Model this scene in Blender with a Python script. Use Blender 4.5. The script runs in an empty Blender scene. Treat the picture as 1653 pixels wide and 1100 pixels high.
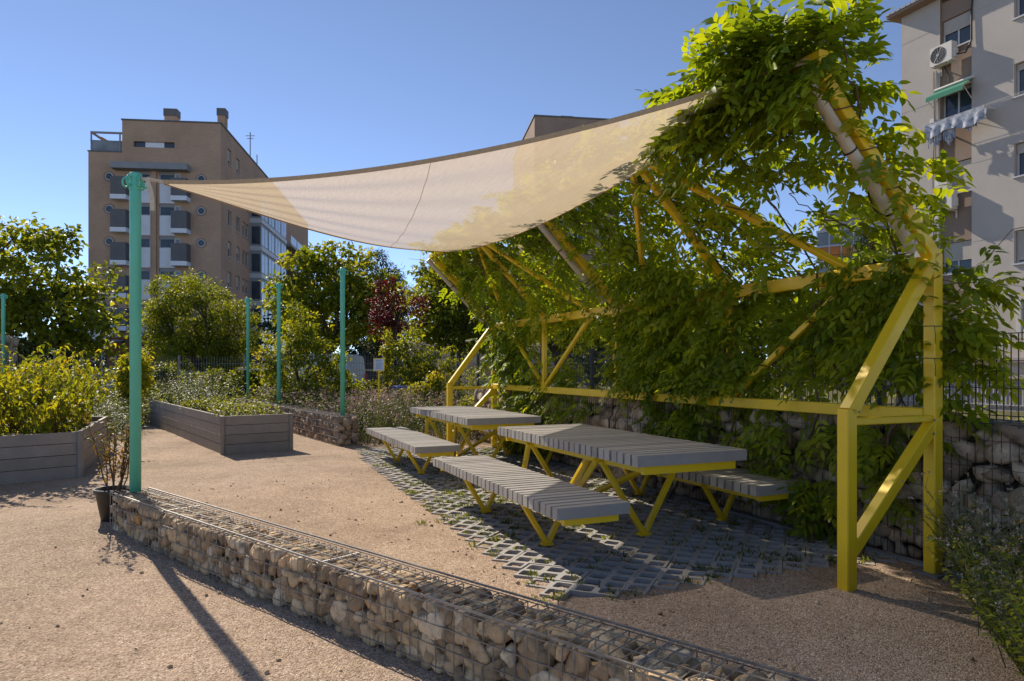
import bpy, math, random
import numpy as np
from mathutils import Vector, Matrix, noise

scene = bpy.context.scene
COL = scene.collection
R = math.radians

# ---------------------------------------------------------------- camera, sky, sun
H = 1.55
cam_d = bpy.data.cameras.new("camera")
cam = bpy.data.objects.new("camera", cam_d); COL.objects.link(cam)
cam.location = (0, 0, H); cam.rotation_euler = (R(90), 0, 0)
cam_d.sensor_width = 36.0; cam_d.lens = 24.0; cam_d.shift_y = 44/1653
cam_d.clip_start = 0.05; cam_d.clip_end = 3000
scene.camera = cam

SUN_EL = 36.0; SUN_AZ = -36.9            # azimuth measured from +Y towards +X
world = bpy.data.worlds.new("World"); scene.world = world; world.use_nodes = True
wn = world.node_tree.nodes; wl = world.node_tree.links
sky = wn.new('ShaderNodeTexSky'); sky.sky_type = 'NISHITA'; sky.sun_disc = False
sky.sun_elevation = R(SUN_EL); sky.sun_rotation = R(SUN_AZ)
sky.air_density = 0.48; sky.dust_density = 0.0; sky.ozone_density = 3.4
bg = wn['Background']; bg.inputs['Strength'].default_value = 0.14
hs = wn.new('ShaderNodeHueSaturation'); hs.inputs['Saturation'].default_value = .9
wl.new(sky.outputs[0], hs.inputs['Color']); wl.new(hs.outputs[0], bg.inputs['Color'])

sun_d = bpy.data.lights.new("sun", 'SUN'); sun_d.energy = 4.4; sun_d.angle = R(0.5); sun_d.color = (1, .9, .76)
sun = bpy.data.objects.new("sun", sun_d); COL.objects.link(sun); sun.location = (-20, 30, 40)
LDIR = Vector((-math.sin(R(SUN_AZ))*math.cos(R(SUN_EL)), -math.cos(R(SUN_AZ))*math.cos(R(SUN_EL)), -math.sin(R(SUN_EL))))
sun.rotation_euler = LDIR.to_track_quat('-Z', 'Y').to_euler()
scene.view_settings.view_transform = 'Standard'; scene.view_settings.look = 'None'
scene.view_settings.exposure = 0.5; scene.view_settings.gamma = 1.0
scene.cycles.use_denoising = True
scene.cycles.max_bounces = 8; scene.cycles.transparent_max_bounces = 12
scene.cycles.caustics_reflective = False; scene.cycles.caustics_refractive = False

# ---------------------------------------------------------------- materials
def nodes_of(name):
    m = bpy.data.materials.new(name); m.use_nodes = True
    nt = m.node_tree
    return m, nt.nodes, nt.links, nt.nodes['Principled BSDF']

def _ramp(n, l, src, stops):
    r = n.new('ShaderNodeValToRGB'); e = r.color_ramp.elements
    while len(e) < len(stops): e.new(0.5)
    for k, (p, c) in enumerate(stops): e[k].position = p; e[k].color = (*c, 1)
    l.new(src, r.inputs[0]); return r.outputs[0]

def _noise(n, l, co, scale, detail=4, rough=.55):
    t = n.new('ShaderNodeTexNoise'); t.inputs['Scale'].default_value = scale
    t.inputs['Detail'].default_value = detail; t.inputs['Roughness'].default_value = rough
    l.new(co, t.inputs['Vector']); return t.outputs['Fac']

def _mix(n, l, f, a, b, mode='MIX'):
    x = n.new('ShaderNodeMix'); x.data_type = 'RGBA'; x.blend_type = mode
    for s, v in ((x.inputs[0], f), (x.inputs[6], a), (x.inputs[7], b)):
        if isinstance(v, (int, float)): s.default_value = v
        elif isinstance(v, tuple): s.default_value = (*v, 1)
        else: l.new(v, s)
    return x.outputs[2]

def _bump(n, l, bsdf, h, strength, dist):
    b = n.new('ShaderNodeBump'); b.inputs['Strength'].default_value = strength; b.inputs['Distance'].default_value = dist
    l.new(h, b.inputs['Height']); l.new(b.outputs[0], bsdf.inputs['Normal'])

def _co(n, l, stretch=None):
    t = n.new('ShaderNodeTexCoord')
    if stretch is None: return t.outputs['Object']
    mp = n.new('ShaderNodeMapping'); mp.inputs['Scale'].default_value = stretch
    l.new(t.outputs['Object'], mp.inputs[0]); return mp.outputs[0]

def mat(name, c1, c2=None, scale=3.0, rough=.6, bump=0., bscale=40., bdist=.01, metal=0., stretch=None, spec=.5, fine=None, island=0.):
    m, n, l, b = nodes_of(name)
    co = _co(n, l, stretch)
    if c2 is None: c2 = tuple(x*.82 for x in c1)
    f = _noise(n, l, co, scale, 6, .6)
    col = _ramp(n, l, f, [(.3, c1), (.7, c2)])
    if fine:
        g = _noise(n, l, co, fine[0], 3, .6)
        col = _mix(n, l, fine[1], col, _ramp(n, l, g, [(.35, tuple(x*.45 for x in c1)), (.65, tuple(min(1, x*1.35) for x in c1))]))
    if island:
        gi = n.new('ShaderNodeNewGeometry')
        col = _mix(n, l, 1.0, col, _ramp(n, l, gi.outputs['Random Per Island'], [(0, (1-island,)*3), (1, (1+island*.6,)*3)]), 'MULTIPLY')
    l.new(col, b.inputs['Base Color'])
    b.inputs['Roughness'].default_value = rough; b.inputs['Metallic'].default_value = metal
    b.inputs['Specular IOR Level'].default_value = spec
    if bump: _bump(n, l, b, _noise(n, l, co, bscale, 5, .6), bump, bdist)
    return m

def leafmat(name, dark, mid, light, trans=.45, tcol=None, rough=.5):
    m, n, l, b = nodes_of(name)
    a = n.new('ShaderNodeAttribute'); a.attribute_name = 'tint'
    col = _ramp(n, l, a.outputs['Fac'], [(0, dark), (.55, mid), (1, light)])
    l.new(col, b.inputs['Base Color']); b.inputs['Roughness'].default_value = rough
    b.inputs['Specular IOR Level'].default_value = .35
    t = n.new('ShaderNodeBsdfTranslucent')
    tc = _mix(n, l, 1.0, col, tcol or (1.9, 1.75, .55), 'MULTIPLY')
    l.new(tc, t.inputs['Color'])
    mx = n.new('ShaderNodeMixShader'); mx.inputs[0].default_value = trans
    l.new(b.outputs[0], mx.inputs[1]); l.new(t.outputs[0], mx.inputs[2])
    l.new(mx.outputs[0], n['Material Output'].inputs['Surface'])
    return m

def stonemat(name, stops, scale=14, bump=.5):
    m, n, l, b = nodes_of(name)
    a = n.new('ShaderNodeAttribute'); a.attribute_name = 'tint'
    col = _ramp(n, l, a.outputs['Fac'], stops)
    co = _co(n, l)
    f = _noise(n, l, co, scale, 8, .65)
    col = _mix(n, l, 1.0, col, _ramp(n, l, f, [(.28, (.36, .34, .32)), (.48, (.92, .92, .92)), (.72, (1.3, 1.27, 1.2))]), 'MULTIPLY')
    g = _noise(n, l, co, scale*.35, 3, .5)
    col = _mix(n, l, _ramp(n, l, g, [(.55, (0, 0, 0)), (.7, (.5, .5, .5))]), col, (.42, .27, .13))
    l.new(col, b.inputs['Base Color']); b.inputs['Roughness'].default_value = .85
    b.inputs['Specular IOR Level'].default_value = .25
    _bump(n, l, b, _noise(n, l, co, scale*3, 8, .7), bump, .02)
    return m

def glassmat(name, c=(.03, .04, .05), rough=.06, spec=.5):
    m, n, l, b = nodes_of(name)
    f = _noise(n, l, _co(n, l), .8, 2)
    l.new(_ramp(n, l, f, [(.3, c), (.7, tuple(x*1.8 for x in c))]), b.inputs['Base Color'])
    b.inputs['Roughness'].default_value = rough; b.inputs['Specular IOR Level'].default_value = spec
    return m

def brickmat(name, c1, c2, mortar, scale=1.0, w=.25, h=.07):
    m, n, l, b = nodes_of(name)
    g = n.new('ShaderNodeNewGeometry'); sx = n.new('ShaderNodeSeparateXYZ'); l.new(g.outputs['Position'], sx.inputs[0])
    ad = n.new('ShaderNodeMath'); ad.operation = 'ADD'; l.new(sx.outputs[0], ad.inputs[0]); l.new(sx.outputs[1], ad.inputs[1])
    cx = n.new('ShaderNodeCombineXYZ'); l.new(ad.outputs[0], cx.inputs[0]); l.new(sx.outputs[2], cx.inputs[1])
    t = n.new('ShaderNodeTexBrick'); l.new(cx.outputs[0], t.inputs['Vector'])
    t.inputs['Scale'].default_value = scale; t.inputs['Brick Width'].default_value = w; t.inputs['Row Height'].default_value = h
    t.inputs['Mortar Size'].default_value = .008
    t.inputs['Color1'].default_value = (*c1, 1); t.inputs['Color2'].default_value = (*c2, 1); t.inputs['Mortar'].default_value = (*mortar, 1)
    f = _noise(n, l, g.outputs['Position'], .35, 6, .65)
    l.new(_mix(n, l, 1.0, t.outputs['Color'], _ramp(n, l, f, [(.25, (.78, .77, .76)), (.75, (1.1, 1.1, 1.1))]), 'MULTIPLY'), b.inputs['Base Color'])
    b.inputs['Roughness'].default_value = .9; b.inputs['Specular IOR Level'].default_value = .2
    return m

def gravelmat(name):
    m, n, l, b = nodes_of(name)
    g = n.new('ShaderNodeNewGeometry'); co = g.outputs['Position']
    v = n.new('ShaderNodeTexVoronoi'); v.inputs['Scale'].default_value = 110; l.new(co, v.inputs['Vector'])
    v2 = n.new('ShaderNodeTexVoronoi'); v2.inputs['Scale'].default_value = 55; l.new(co, v2.inputs['Vector'])
    sp = n.new('ShaderNodeSeparateColor'); l.new(v.outputs['Color'], sp.inputs[0])
    grain = _ramp(n, l, sp.outputs[0], [(0, (.13, .09, .06)), (.2, (.33, .23, .155)), (.6, (.49, .36, .25)), (.93, (.6, .46, .335)), (1, (.8, .7, .57))])
    sp2 = n.new('ShaderNodeSeparateColor'); l.new(v2.outputs['Color'], sp2.inputs[0])
    grain = _mix(n, l, .28, grain, _ramp(n, l, sp2.outputs[1], [(0, (.18, .125, .085)), (.5, (.38, .26, .175)), (1, (.62, .48, .36))]))
    big = _noise(n, l, co, .7, 6, .62)
    grain = _mix(n, l, 1.0, grain, _ramp(n, l, big, [(.3, (.74, .72, .7)), (.48, (.97, .96, .95)), (.7, (1.15, 1.14, 1.13))]), 'MULTIPLY')
    med = _noise(n, l, co, 4.5, 5, .7)
    grain = _mix(n, l, 1.0, grain, _ramp(n, l, med, [(.3, (.86, .85, .84)), (.5, (1, 1, 1)), (.68, (1.08, 1.08, 1.07))]), 'MULTIPLY')
    # planted soil and dry grass beyond the gravel yard
    soil = _ramp(n, l, _noise(n, l, co, 2.5, 8, .7), [(.3, (.06, .055, .03)), (.55, (.13, .12, .05)), (.75, (.22, .17, .1))])
    sx = n.new('ShaderNodeSeparateXYZ'); l.new(co, sx.inputs[0])
    wob = n.new('ShaderNodeMath'); wob.operation = 'MULTIPLY_ADD'; l.new(_noise(n, l, co, .8, 4), wob.inputs[0]); wob.inputs[1].default_value = 3.0; l.new(sx.outputs[1], wob.inputs[2])
    mr = n.new('ShaderNodeMapRange'); mr.inputs[1].default_value = 21.5; mr.inputs[2].default_value = 22.5; l.new(wob.outputs[0], mr.inputs[0])
    col = _mix(n, l, mr.outputs[0], grain, soil)
    l.new(col, b.inputs['Base Color']); b.inputs['Roughness'].default_value = .95; b.inputs['Specular IOR Level'].default_value = .15
    inv = n.new('ShaderNodeMath'); inv.operation = 'MULTIPLY_ADD'; inv.inputs[1].default_value = -1.2
    l.new(v.outputs['Distance'], inv.inputs[0]); l.new(_noise(n, l, co, 30, 4), inv.inputs[2])
    _bump(n, l, b, inv.outputs[0], .55, .012)
    return m

def fabricmat(name):
    m, n, l, b = nodes_of(name)
    co = n.new('ShaderNodeTexCoord').outputs['UV']
    mp = n.new('ShaderNodeMapping'); mp.inputs['Scale'].default_value = (170, 12, 1); l.new(co, mp.inputs[0])
    f = _noise(n, l, mp.outputs[0], 1.6, 5, .7)
    mp2 = n.new('ShaderNodeMapping'); mp2.inputs['Scale'].default_value = (13, 140, 1); l.new(co, mp2.inputs[0])
    f2 = _noise(n, l, mp2.outputs[0], 4, 4, .7)
    col = _ramp(n, l, f, [(.25, (.58, .44, .28)), (.5, (.7, .56, .38)), (.75, (.8, .66, .48))])
    col = _mix(n, l, .35, col, _ramp(n, l, f2, [(.3, (.5, .4, .27)), (.7, (.74, .63, .47))]))
    l.new(col, b.inputs['Base Color']); b.inputs['Roughness'].default_value = .9; b.inputs['Specular IOR Level'].default_value = .1
    t = n.new('ShaderNodeBsdfTranslucent'); l.new(col, t.inputs['Color'])
    m1 = n.new('ShaderNodeMixShader'); m1.inputs[0].default_value = .68
    l.new(b.outputs[0], m1.inputs[1]); l.new(t.outputs[0], m1.inputs[2])
    tr = n.new('ShaderNodeBsdfTransparent'); m2 = n.new('ShaderNodeMixShader')
    wv = _noise(n, l, mp2.outputs[0], 14, 2, .5)
    mr = n.new('ShaderNodeMapRange'); mr.inputs[1].default_value = .3; mr.inputs[2].default_value = .7; mr.inputs[3].default_value = .1; mr.inputs[4].default_value = .24
    l.new(wv, mr.inputs[0]); l.new(mr.outputs[0], m2.inputs[0])
    l.new(m1.outputs[0], m2.inputs[1]); l.new(tr.outputs[0], m2.inputs[2])
    l.new(m2.outputs[0], n['Material Output'].inputs['Surface'])
    return m

M = {}
M['gravel'] = gravelmat('gravel')
M['yellow'] = mat('yellow_paint', (.86, .58, .01), (.74, .48, .016), 2.2, .4, .06, 60, .004, fine=(160, .06))
M['mint'] = mat('mint_paint', (.12, .53, .38), (.1, .47, .34), 4, .42, .05, 80, .003)
M['slat'] = mat('grey_slat', (.37, .34, .3), (.3, .275, .245), 6, .75, .25, 90, .004, stretch=(1, 1, 1), fine=(220, .22), island=.22)
M['tube'] = mat('beige_tube', (.55, .48, .37), (.47, .41, .31), 8, .5)
M['fabric'] = fabricmat('shade_fabric')
M['hem'] = mat('sail_hem', (.5, .37, .22), (.4, .29, .17), 30, .9)
M['strap'] = mat('strap', (.62, .55, .42), (.5, .43, .32), 20, .9)
M['wire'] = mat('galvanised_wire', (.34, .33, .31), (.2, .18, .16), 20, .45, metal=.5)
M['darkwire'] = mat('dark_wire', (.035, .037, .04), (.02, .02, .022), 20, .5, metal=.3)
M['stone'] = stonemat('river_stone', [(0, (.21, .14, .085)), (.3, (.43, .3, .17)), (.6, (.6, .43, .245)), (.85, (.72, .57, .38)), (1, (.64, .34, .1))])
M['wallstone'] = stonemat('quarry_stone', [(0, (.19, .145, .1)), (.4, (.4, .31, .22)), (.7, (.5, .395, .28)), (1, (.6, .49, .36))], 9)
M['board'] = mat('composite_board', (.29, .245, .2), (.22, .185, .15), 4, .7, .3, 30, .004, fine=(60, .15), island=.2)
M['soil'] = mat('soil', (.07, .05, .035), (.04, .03, .02), 12, .95, .8, 60, .02)
M['concrete'] = mat('paver_concrete', (.42, .395, .355), (.32, .3, .27), 5, .9, .3, 90, .004, fine=(170, .2))
M['bark'] = mat('bark', (.11, .085, .06), (.06, .045, .033), 14, .95, .8, 40, .02)
M['stem'] = mat('green_stem', (.13, .16, .05), (.1, .1, .04), 10, .8)
M['brownstem'] = mat('brown_stem', (.13, .085, .05), (.09, .06, .04), 10, .9)
M['pot'] = mat('black_plastic', (.028, .026, .025), (.045, .04, .037), 8, .5)
M['wist'] = leafmat('wisteria_leaf', (.085, .135, .012), (.185, .26, .016), (.35, .385, .022), .56, (2.1, 1.8, .5))
M['leaf_mid'] = leafmat('leaf_mid', (.062, .095, .011), (.15, .19, .015), (.3, .31, .022), .52, (2.1, 1.75, .5))
M['leaf_bright'] = leafmat('leaf_bright', (.075, .11, .012), (.18, .22, .018), (.34, .34, .025), .52, (2.1, 1.75, .5))
M['weed'] = leafmat('weed_leaf', (.09, .13, .014), (.2, .25, .022), (.38, .4, .04), .5, (1.8, 1.6, .5))
M['leaf_dark'] = leafmat('leaf_dark', (.018, .038, .014), (.04, .068, .02), (.08, .115, .03), .3)
M['leaf_yellow'] = leafmat('leaf_yellow', (.1, .15, .015), (.3, .31, .02), (.56, .45, .025), .5, (1.7, 1.5, .5))
M['leaf_red'] = leafmat('leaf_red', (.035, .006, .008), (.085, .009, .014), (.16, .018, .024), .35, (1.9, .8, .8))
M['leaf_grey'] = leafmat('leaf_greygreen', (.06, .08, .035), (.12, .15, .06), (.24, .27, .12), .35)
M['leaf_pot'] = leafmat('leaf_turning', (.06, .08, .015), (.22, .13, .025), (.38, .12, .03), .4)
M['grass'] = leafmat('grass_blade', (.05, .08, .015), (.12, .15, .03), (.25, .25, .06), .4)
M['flower'] = leafmat('dry_flower', (.2, .135, .09), (.32, .22, .155), (.43, .27, .33), .3, (1.2, 1.1, 1.1))
M['whiteflower'] = leafmat('pale_flower', (.35, .28, .22), (.5, .45, .38), (.65, .3, .06), .3, (1.2, 1.1, 1))
M['brick'] = brickmat('tan_brick', (.5, .32, .215), (.44, .275, .185), (.4, .31, .23))
M['brick2'] = brickmat('brown_brick', (.34, .225, .165), (.3, .195, .14), (.28, .22, .18))
M['glass'] = glassmat('window_glass')
M['skyglass'] = glassmat('balcony_glass', (.15, .16, .17), .18, .4)
M['frame'] = mat('window_frame', (.5, .5, .5), (.44, .44, .45), 3, .5)
M['white'] = mat('white_panel', (.72, .73, .77), (.64, .65, .69), 1.5, .55)
M['greypanel'] = mat('grey_panel', (.12, .118, .118), (.095, .093, .094), 1.2, .6)
M['midgrey'] = mat('mid_grey', (.26, .26, .265), (.21, .21, .215), 1.2, .6)
M['stucco'] = mat('stucco', (.48, .43, .38), (.41, .365, .325), .7, .92, .35, 60, .01, fine=(45, .08))
M['stucco2'] = mat('brown_stucco', (.285, .205, .155), (.25, .18, .135), .8, .92, .35, 60, .01)
M['plinth'] = mat('plinth_render', (.42, .36, .33), (.35, .3, .27), 1, .9, .3, 40)
M['shutter'] = mat('roller_shutter', (.46, .42, .36), (.4, .365, .31), 2, .6)
M['plastic'] = mat('white_plastic', (.62, .58, .52), (.55, .51, .45), 4, .5)
M['awning'] = mat('green_canvas', (.025, .2, .12), (.02, .16, .1), 5, .85)
M['cloth'] = mat('hanging_cloth', (.6, .6, .62), (.1, .14, .22), 6, .9)
M['black'] = mat('black_rubber', (.015, .015, .016), (.025, .025, .026), 8, .6)
M['rooftile'] = mat('orange_tile', (.42, .18, .07), (.3, .12, .05), 4, .85, .5, 12, .05)
M['orange'] = mat('orange_panel', (.62, .2, .03), (.5, .16, .03), 2, .6)
M['carwhite'] = mat('white_car_paint', (.6, .62, .65), (.55, .57, .6), 1, .3)
M['carblue'] = mat('blue_grey_car_paint', (.22, .27, .34), (.19, .23, .29), 1, .3, metal=.3)
M['carsilver'] = mat('silver_car_paint', (.42, .44, .47), (.36, .38, .4), 1, .3, metal=.3)
M['red'] = mat('red_plastic', (.5, .03, .02), (.4, .02, .02), 3, .4)
M['paper'] = mat('paper', (.62, .68, .76), (.55, .61, .7), 4, .6)
M['ink'] = mat('blue_ink', (.06, .14, .34), (.05, .12, .3), 4, .6)
M['blue'] = mat('blue_sign', (.02, .07, .36), (.02, .06, .3), 4, .5)
M['steel'] = mat('grey_steel', (.25, .26, .27), (.2, .2, .21), 6, .5, metal=.4)
M['brownwood'] = mat('brown_wood', (.2, .07, .03), (.14, .05, .025), 5, .8)
M['lampglass'] = mat('lamp_glass', (.55, .56, .57), (.5, .5, .52), 3, .3)
M['hillsoil'] = mat('hill_soil', (.075, .055, .035), (.12, .09, .05), 1.2, .95, .6, 6, .1)
M['kerb'] = mat('kerb_concrete', (.3, .3, .3), (.24, .24, .24), 4, .9, .3, 60)
M['asphalt'] = mat('asphalt', (.055, .055, .057), (.045, .045, .047), 3, .9, .3, 80)

# ---------------------------------------------------------------- mesh helpers
class MB:
    def __init__(s): s.v = []; s.f = []
    def add(s, vs, fs):
        o = len(s.v); s.v += [tuple(p) for p in vs]; s.f += [tuple(i+o for i in f) for f in fs]; return s
    def frame(s, o, ax, ay, az, lo, hi):            # box in a local frame
        P = []
        for k in (0, 1):
            for j in (0, 1):
                for i in (0, 1):
                    a = hi[0] if i else lo[0]; b = hi[1] if j else lo[1]; c = hi[2] if k else lo[2]
                    P.append(Vector(o)+Vector(ax)*a+Vector(ay)*b+Vector(az)*c)
        F = [(0, 2, 3, 1), (4, 5, 7, 6), (0, 1, 5, 4), (2, 6, 7, 3), (0, 4, 6, 2), (1, 3, 7, 5)]
        if Vector(ax).cross(Vector(ay)).dot(Vector(az)) < 0: F = [tuple(reversed(f)) for f in F]
        return s.add(P, F)
    def box(s, lo, hi): return s.frame((0, 0, 0), (1, 0, 0), (0, 1, 0), (0, 0, 1), lo, hi)
    def bar(s, p0, p1, w, h=None, up=(0, 0, 1), bev=0.):      # square section bar
        p0, p1 = Vector(p0), Vector(p1); d = (p1-p0); L = d.length
        if L < 1e-6: return s
        d /= L; u = Vector(up)
        if abs(d.dot(u)) > .98: u = Vector(B3) if 'B3' in globals() else Vector((1, 0, 0))
        x = d.cross(u).normalized(); y = x.cross(d); h = h or w
        if not bev: return s.frame(p0, x, y, d, (-w/2, -h/2, 0), (w/2, h/2, L))
        a, b, c = w/2, h/2, bev
        prof = [(-a+c, -b), (a-c, -b), (a, -b+c), (a, b-c), (a-c, b), (-a+c, b), (-a, b-c), (-a, -b+c)]
        n = 8; P = [p+x*q[0]+y*q[1] for p in (p0, p1) for q in prof]
        F = [(i, (i+1) % n, n+(i+1) % n, n+i) for i in range(n)]+[tuple(reversed(range(n))), tuple(range(n, 2*n))]
        return s.add(P, [tuple(reversed(f)) for f in F] if x.cross(y).dot(d) < 0 else F)
    def tube(s, pts, rad, n=6, cap=True):
        pts = [Vector(p) for p in pts]; m = len(pts)
        if not hasattr(rad, '__len__'): rad = [rad]*m
        P = []; ref = None
        for i, p in enumerate(pts):
            t = (pts[min(i+1, m-1)]-pts[max(i-1, 0)])
            t = t.normalized() if t.length > 1e-9 else Vector((0, 0, 1))
            if ref is None: ref = t.orthogonal().normalized()
            ref = (ref-t*ref.dot(t)); ref = ref.normalized() if ref.length > 1e-6 else t.orthogonal().normalized()
            q = t.cross(ref)
            for k in range(n):
                a = 2*math.pi*k/n; P.append(p+(ref*math.cos(a)+q*math.sin(a))*rad[i])
        F = [(i*n+k, i*n+(k+1) % n, (i+1)*n+(k+1) % n, (i+1)*n+k) for i in range(m-1) for k in range(n)]
        if cap: F += [tuple(reversed(range(n))), tuple(range((m-1)*n, m*n))]
        return s.add(P, F)
    def lathe(s, o, prof, n=20, axis=(0, 0, 1)):
        ax = Vector(axis).normalized(); x = ax.orthogonal().normalized(); y = ax.cross(x); o = Vector(o); P = []
        for r, z in prof:
            for k in range(n):
                a = 2*math.pi*k/n; P.append(o+ax*z+(x*math.cos(a)+y*math.sin(a))*r)
        m = len(prof)
        F = [(i*n+k, i*n+(k+1) % n, (i+1)*n+(k+1) % n, (i+1)*n+k) for i in range(m-1) for k in range(n)]
        F += [tuple(reversed(range(n))), tuple(range((m-1)*n, m*n))]
        return s.add(P, F)
    def prism(s, o, ax, ay, az, poly, d0, d1):       # polygon in (ax, ay), extruded along az
        o, ax, ay, az = Vector(o), Vector(ax), Vector(ay), Vector(az); n = len(poly)
        P = [o+ax*p[0]+ay*p[1]+az*d for d in (d0, d1) for p in poly]
        return s.add(P, [tuple(reversed(range(n))), tuple(range(n, 2*n))]+[(i, (i+1) % n, n+(i+1) % n, n+i) for i in range(n)])
    def build(s, name, m, parent=None, smooth=False):
        me = bpy.data.meshes.new(name); o = (parent.location if parent is not None and parent.type == 'EMPTY' else None)
        v = s.v if o is None else [(p[0]-o[0], p[1]-o[1], p[2]-o[2]) for p in s.v]
        me.from_pydata(v, [], s.f); me.materials.append(m); me.update()
        if smooth: me.polygons.foreach_set('use_smooth', [True]*len(me.polygons))
        ob = bpy.data.objects.new(name, me); COL.objects.link(ob)
        if parent is not None: ob.parent = parent
        return ob

def tag(o, label=None, cat=None, group=None, kind=None):
    for k, v in (('label', label), ('category', cat), ('group', group), ('kind', kind)):
        if v: o[k] = v
    return o
def thing(name, loc, label, cat, group=None, kind=None):
    o = bpy.data.objects.new(name, None); COL.objects.link(o); o.location = loc
    o.empty_display_size = .2
    return tag(o, label, cat, group, kind)
def rebase(parent, ch):                              # sub-parts: the parent mesh may sit under an Empty
    return ch
def child(mb, name, m, parent, smooth=False):        # a sub-part under a mesh part
    root = parent.parent if parent.parent is not None else None
    me = bpy.data.meshes.new(name); o = root.location if root is not None else Vector((0, 0, 0))
    me.from_pydata([(p[0]-o[0], p[1]-o[1], p[2]-o[2]) for p in mb.v], [], mb.f); me.materials.append(m); me.update()
    if smooth: me.polygons.foreach_set('use_smooth', [True]*len(me.polygons))
    ob = bpy.data.objects.new(name, me); COL.objects.link(ob); ob.parent = parent
    return ob
def copy_tree(o, parent=None):
    c = o.copy(); COL.objects.link(c); c.parent = parent
    if parent is not None: c.matrix_parent_inverse = o.matrix_parent_inverse
    for ch in list(o.children): copy_tree(ch, c)
    return c

# raw numpy mesh with a per-vertex tint
def npmesh(name, V, F, tint, m, parent=None, smooth=False):
    V = np.asarray(V, np.float32); F = np.asarray(F, np.int32)
    if parent is not None and parent.type == 'EMPTY': V = V-np.array(parent.location, np.float32)
    me = bpy.data.meshes.new(name); k = F.shape[1]
    me.vertices.add(len(V)); me.vertices.foreach_set('co', V.ravel())
    me.loops.add(F.size); me.loops.foreach_set('vertex_index', F.ravel())
    me.polygons.add(len(F)); me.polygons.foreach_set('loop_start', np.arange(0, F.size, k, dtype=np.int32))
    me.polygons.foreach_set('loop_total', np.full(len(F), k, np.int32))
    if smooth: me.polygons.foreach_set('use_smooth', np.ones(len(F), bool))
    me.materials.append(m); me.update(calc_edges=True)
    a = me.attributes.new('tint', 'FLOAT', 'POINT'); a.data.foreach_set('value', np.asarray(tint, np.float32))
    ob = bpy.data.objects.new(name, me); COL.objects.link(ob)
    if parent is not None: ob.parent = parent
    return ob
def nrm(a): return a/np.maximum(np.linalg.norm(a, axis=1, keepdims=True), 1e-9)

def leaves(P, D, N, L, W, T, fold=.22, droop=.18):
    """arrays of leaf base, direction, upward normal, length, width, tint -> V, F, tint"""
    P, D, N = (np.asarray(a, float) for a in (P, D, N)); n = len(P)
    L = np.broadcast_to(L, n)[:, None]; W = np.broadcast_to(W, n)[:, None]
    D = nrm(D); S = nrm(np.cross(D, N)); N = np.cross(S, D)
    mid = P+D*L*.52; tip = P+D*L-N*L*droop
    lf = P+D*L*.42+S*W*.5+N*W*fold; rt = P+D*L*.42-S*W*.5+N*W*fold
    V = np.stack([P, mid, lf, rt, tip], 1).reshape(-1, 3)
    b = np.arange(n)[:, None]*5
    F = np.concatenate([b+np.array([[0, 1, 2]]), b+np.array([[1, 4, 2]]), b+np.array([[0, 3, 1]]), b+np.array([[1, 3, 4]])], 1).reshape(-1, 3)
    return V, F, np.repeat(np.broadcast_to(T, n), 5)
def leaves_ovate(P, D, N, L, W, T, fold=.2, droop=.2):
    P, D, N = (np.asarray(a, float) for a in (P, D, N)); n = len(P)
    L = np.broadcast_to(L, n)[:, None]; W = np.broadcast_to(W, n)[:, None]
    D = nrm(D); S = nrm(np.cross(D, N)); N = np.cross(S, D); Q = [P]
    for f, w in ((.25, .43), (.6, .40), (.84, .17)):
        m = P+D*L*f-N*L*droop*f*f; Q += [m, m+S*W*w+N*W*fold*w, m-S*W*w+N*W*fold*w]
    Q.append(P+D*L-N*L*droop)
    V = np.stack(Q, 1).reshape(-1, 3); b = np.arange(n)[:, None]*11
    tr = [(0, 1, 2), (0, 3, 1)]
    for k in (1, 4): tr += [(k, k+3, k+4), (k, k+4, k+1), (k, k+2, k+5), (k, k+5, k+3)]
    tr += [(7, 10, 8), (7, 9, 10)]
    F = np.concatenate([b+np.array([t]) for t in tr], 1).reshape(-1, 3)
    return V, F, np.repeat(np.broadcast_to(T, n), 11)
def cat_mesh(parts):
    V, F, T, o = [], [], [], 0
    for v, f, t in parts: V.append(v); F.append(f+o); T.append(t); o += len(v)
    return np.concatenate(V), np.concatenate(F), np.concatenate(T)

def rand_dirs(rs, n): return nrm(rs.normal(size=(n, 3)))

def compound(rs, P, D, N, L, k=5, ll=.07, lw=.028, tint=None, droop=.25):
    """pinnate leaves: 2k+1 leaflets along each rachis"""
    P = np.asarray(P, float); D = nrm(np.asarray(D, float)); S = nrm(np.cross(D, N)); U = np.cross(S, D); n = len(P)
    L = np.broadcast_to(L, n)[:, None]
    tint = rs.rand(n) if tint is None else tint
    out = []
    for i in range(k+1):
        f = .25+.75*i/k
        base = P+D*L*f-np.array([0, 0, 1.])*L*droop*f*f
        for sd in ((-1, 1) if i < k else (0,)):
            d = D*(.55 if sd else 1)+S*sd*.85-np.array([0, 0, .28])+rs.normal(scale=.1, size=(n, 3))
            nn = U+rs.normal(scale=.24, size=(n, 3))
            out.append(leaves_ovate(base, d, nn, ll*(1-.25*abs(f-.6))*rs.uniform(.85, 1.15, n), lw*rs.uniform(.85, 1.2, n), np.clip(tint+rs.normal(scale=.09, size=n), 0, 1)))
    return cat_mesh(out)

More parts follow.
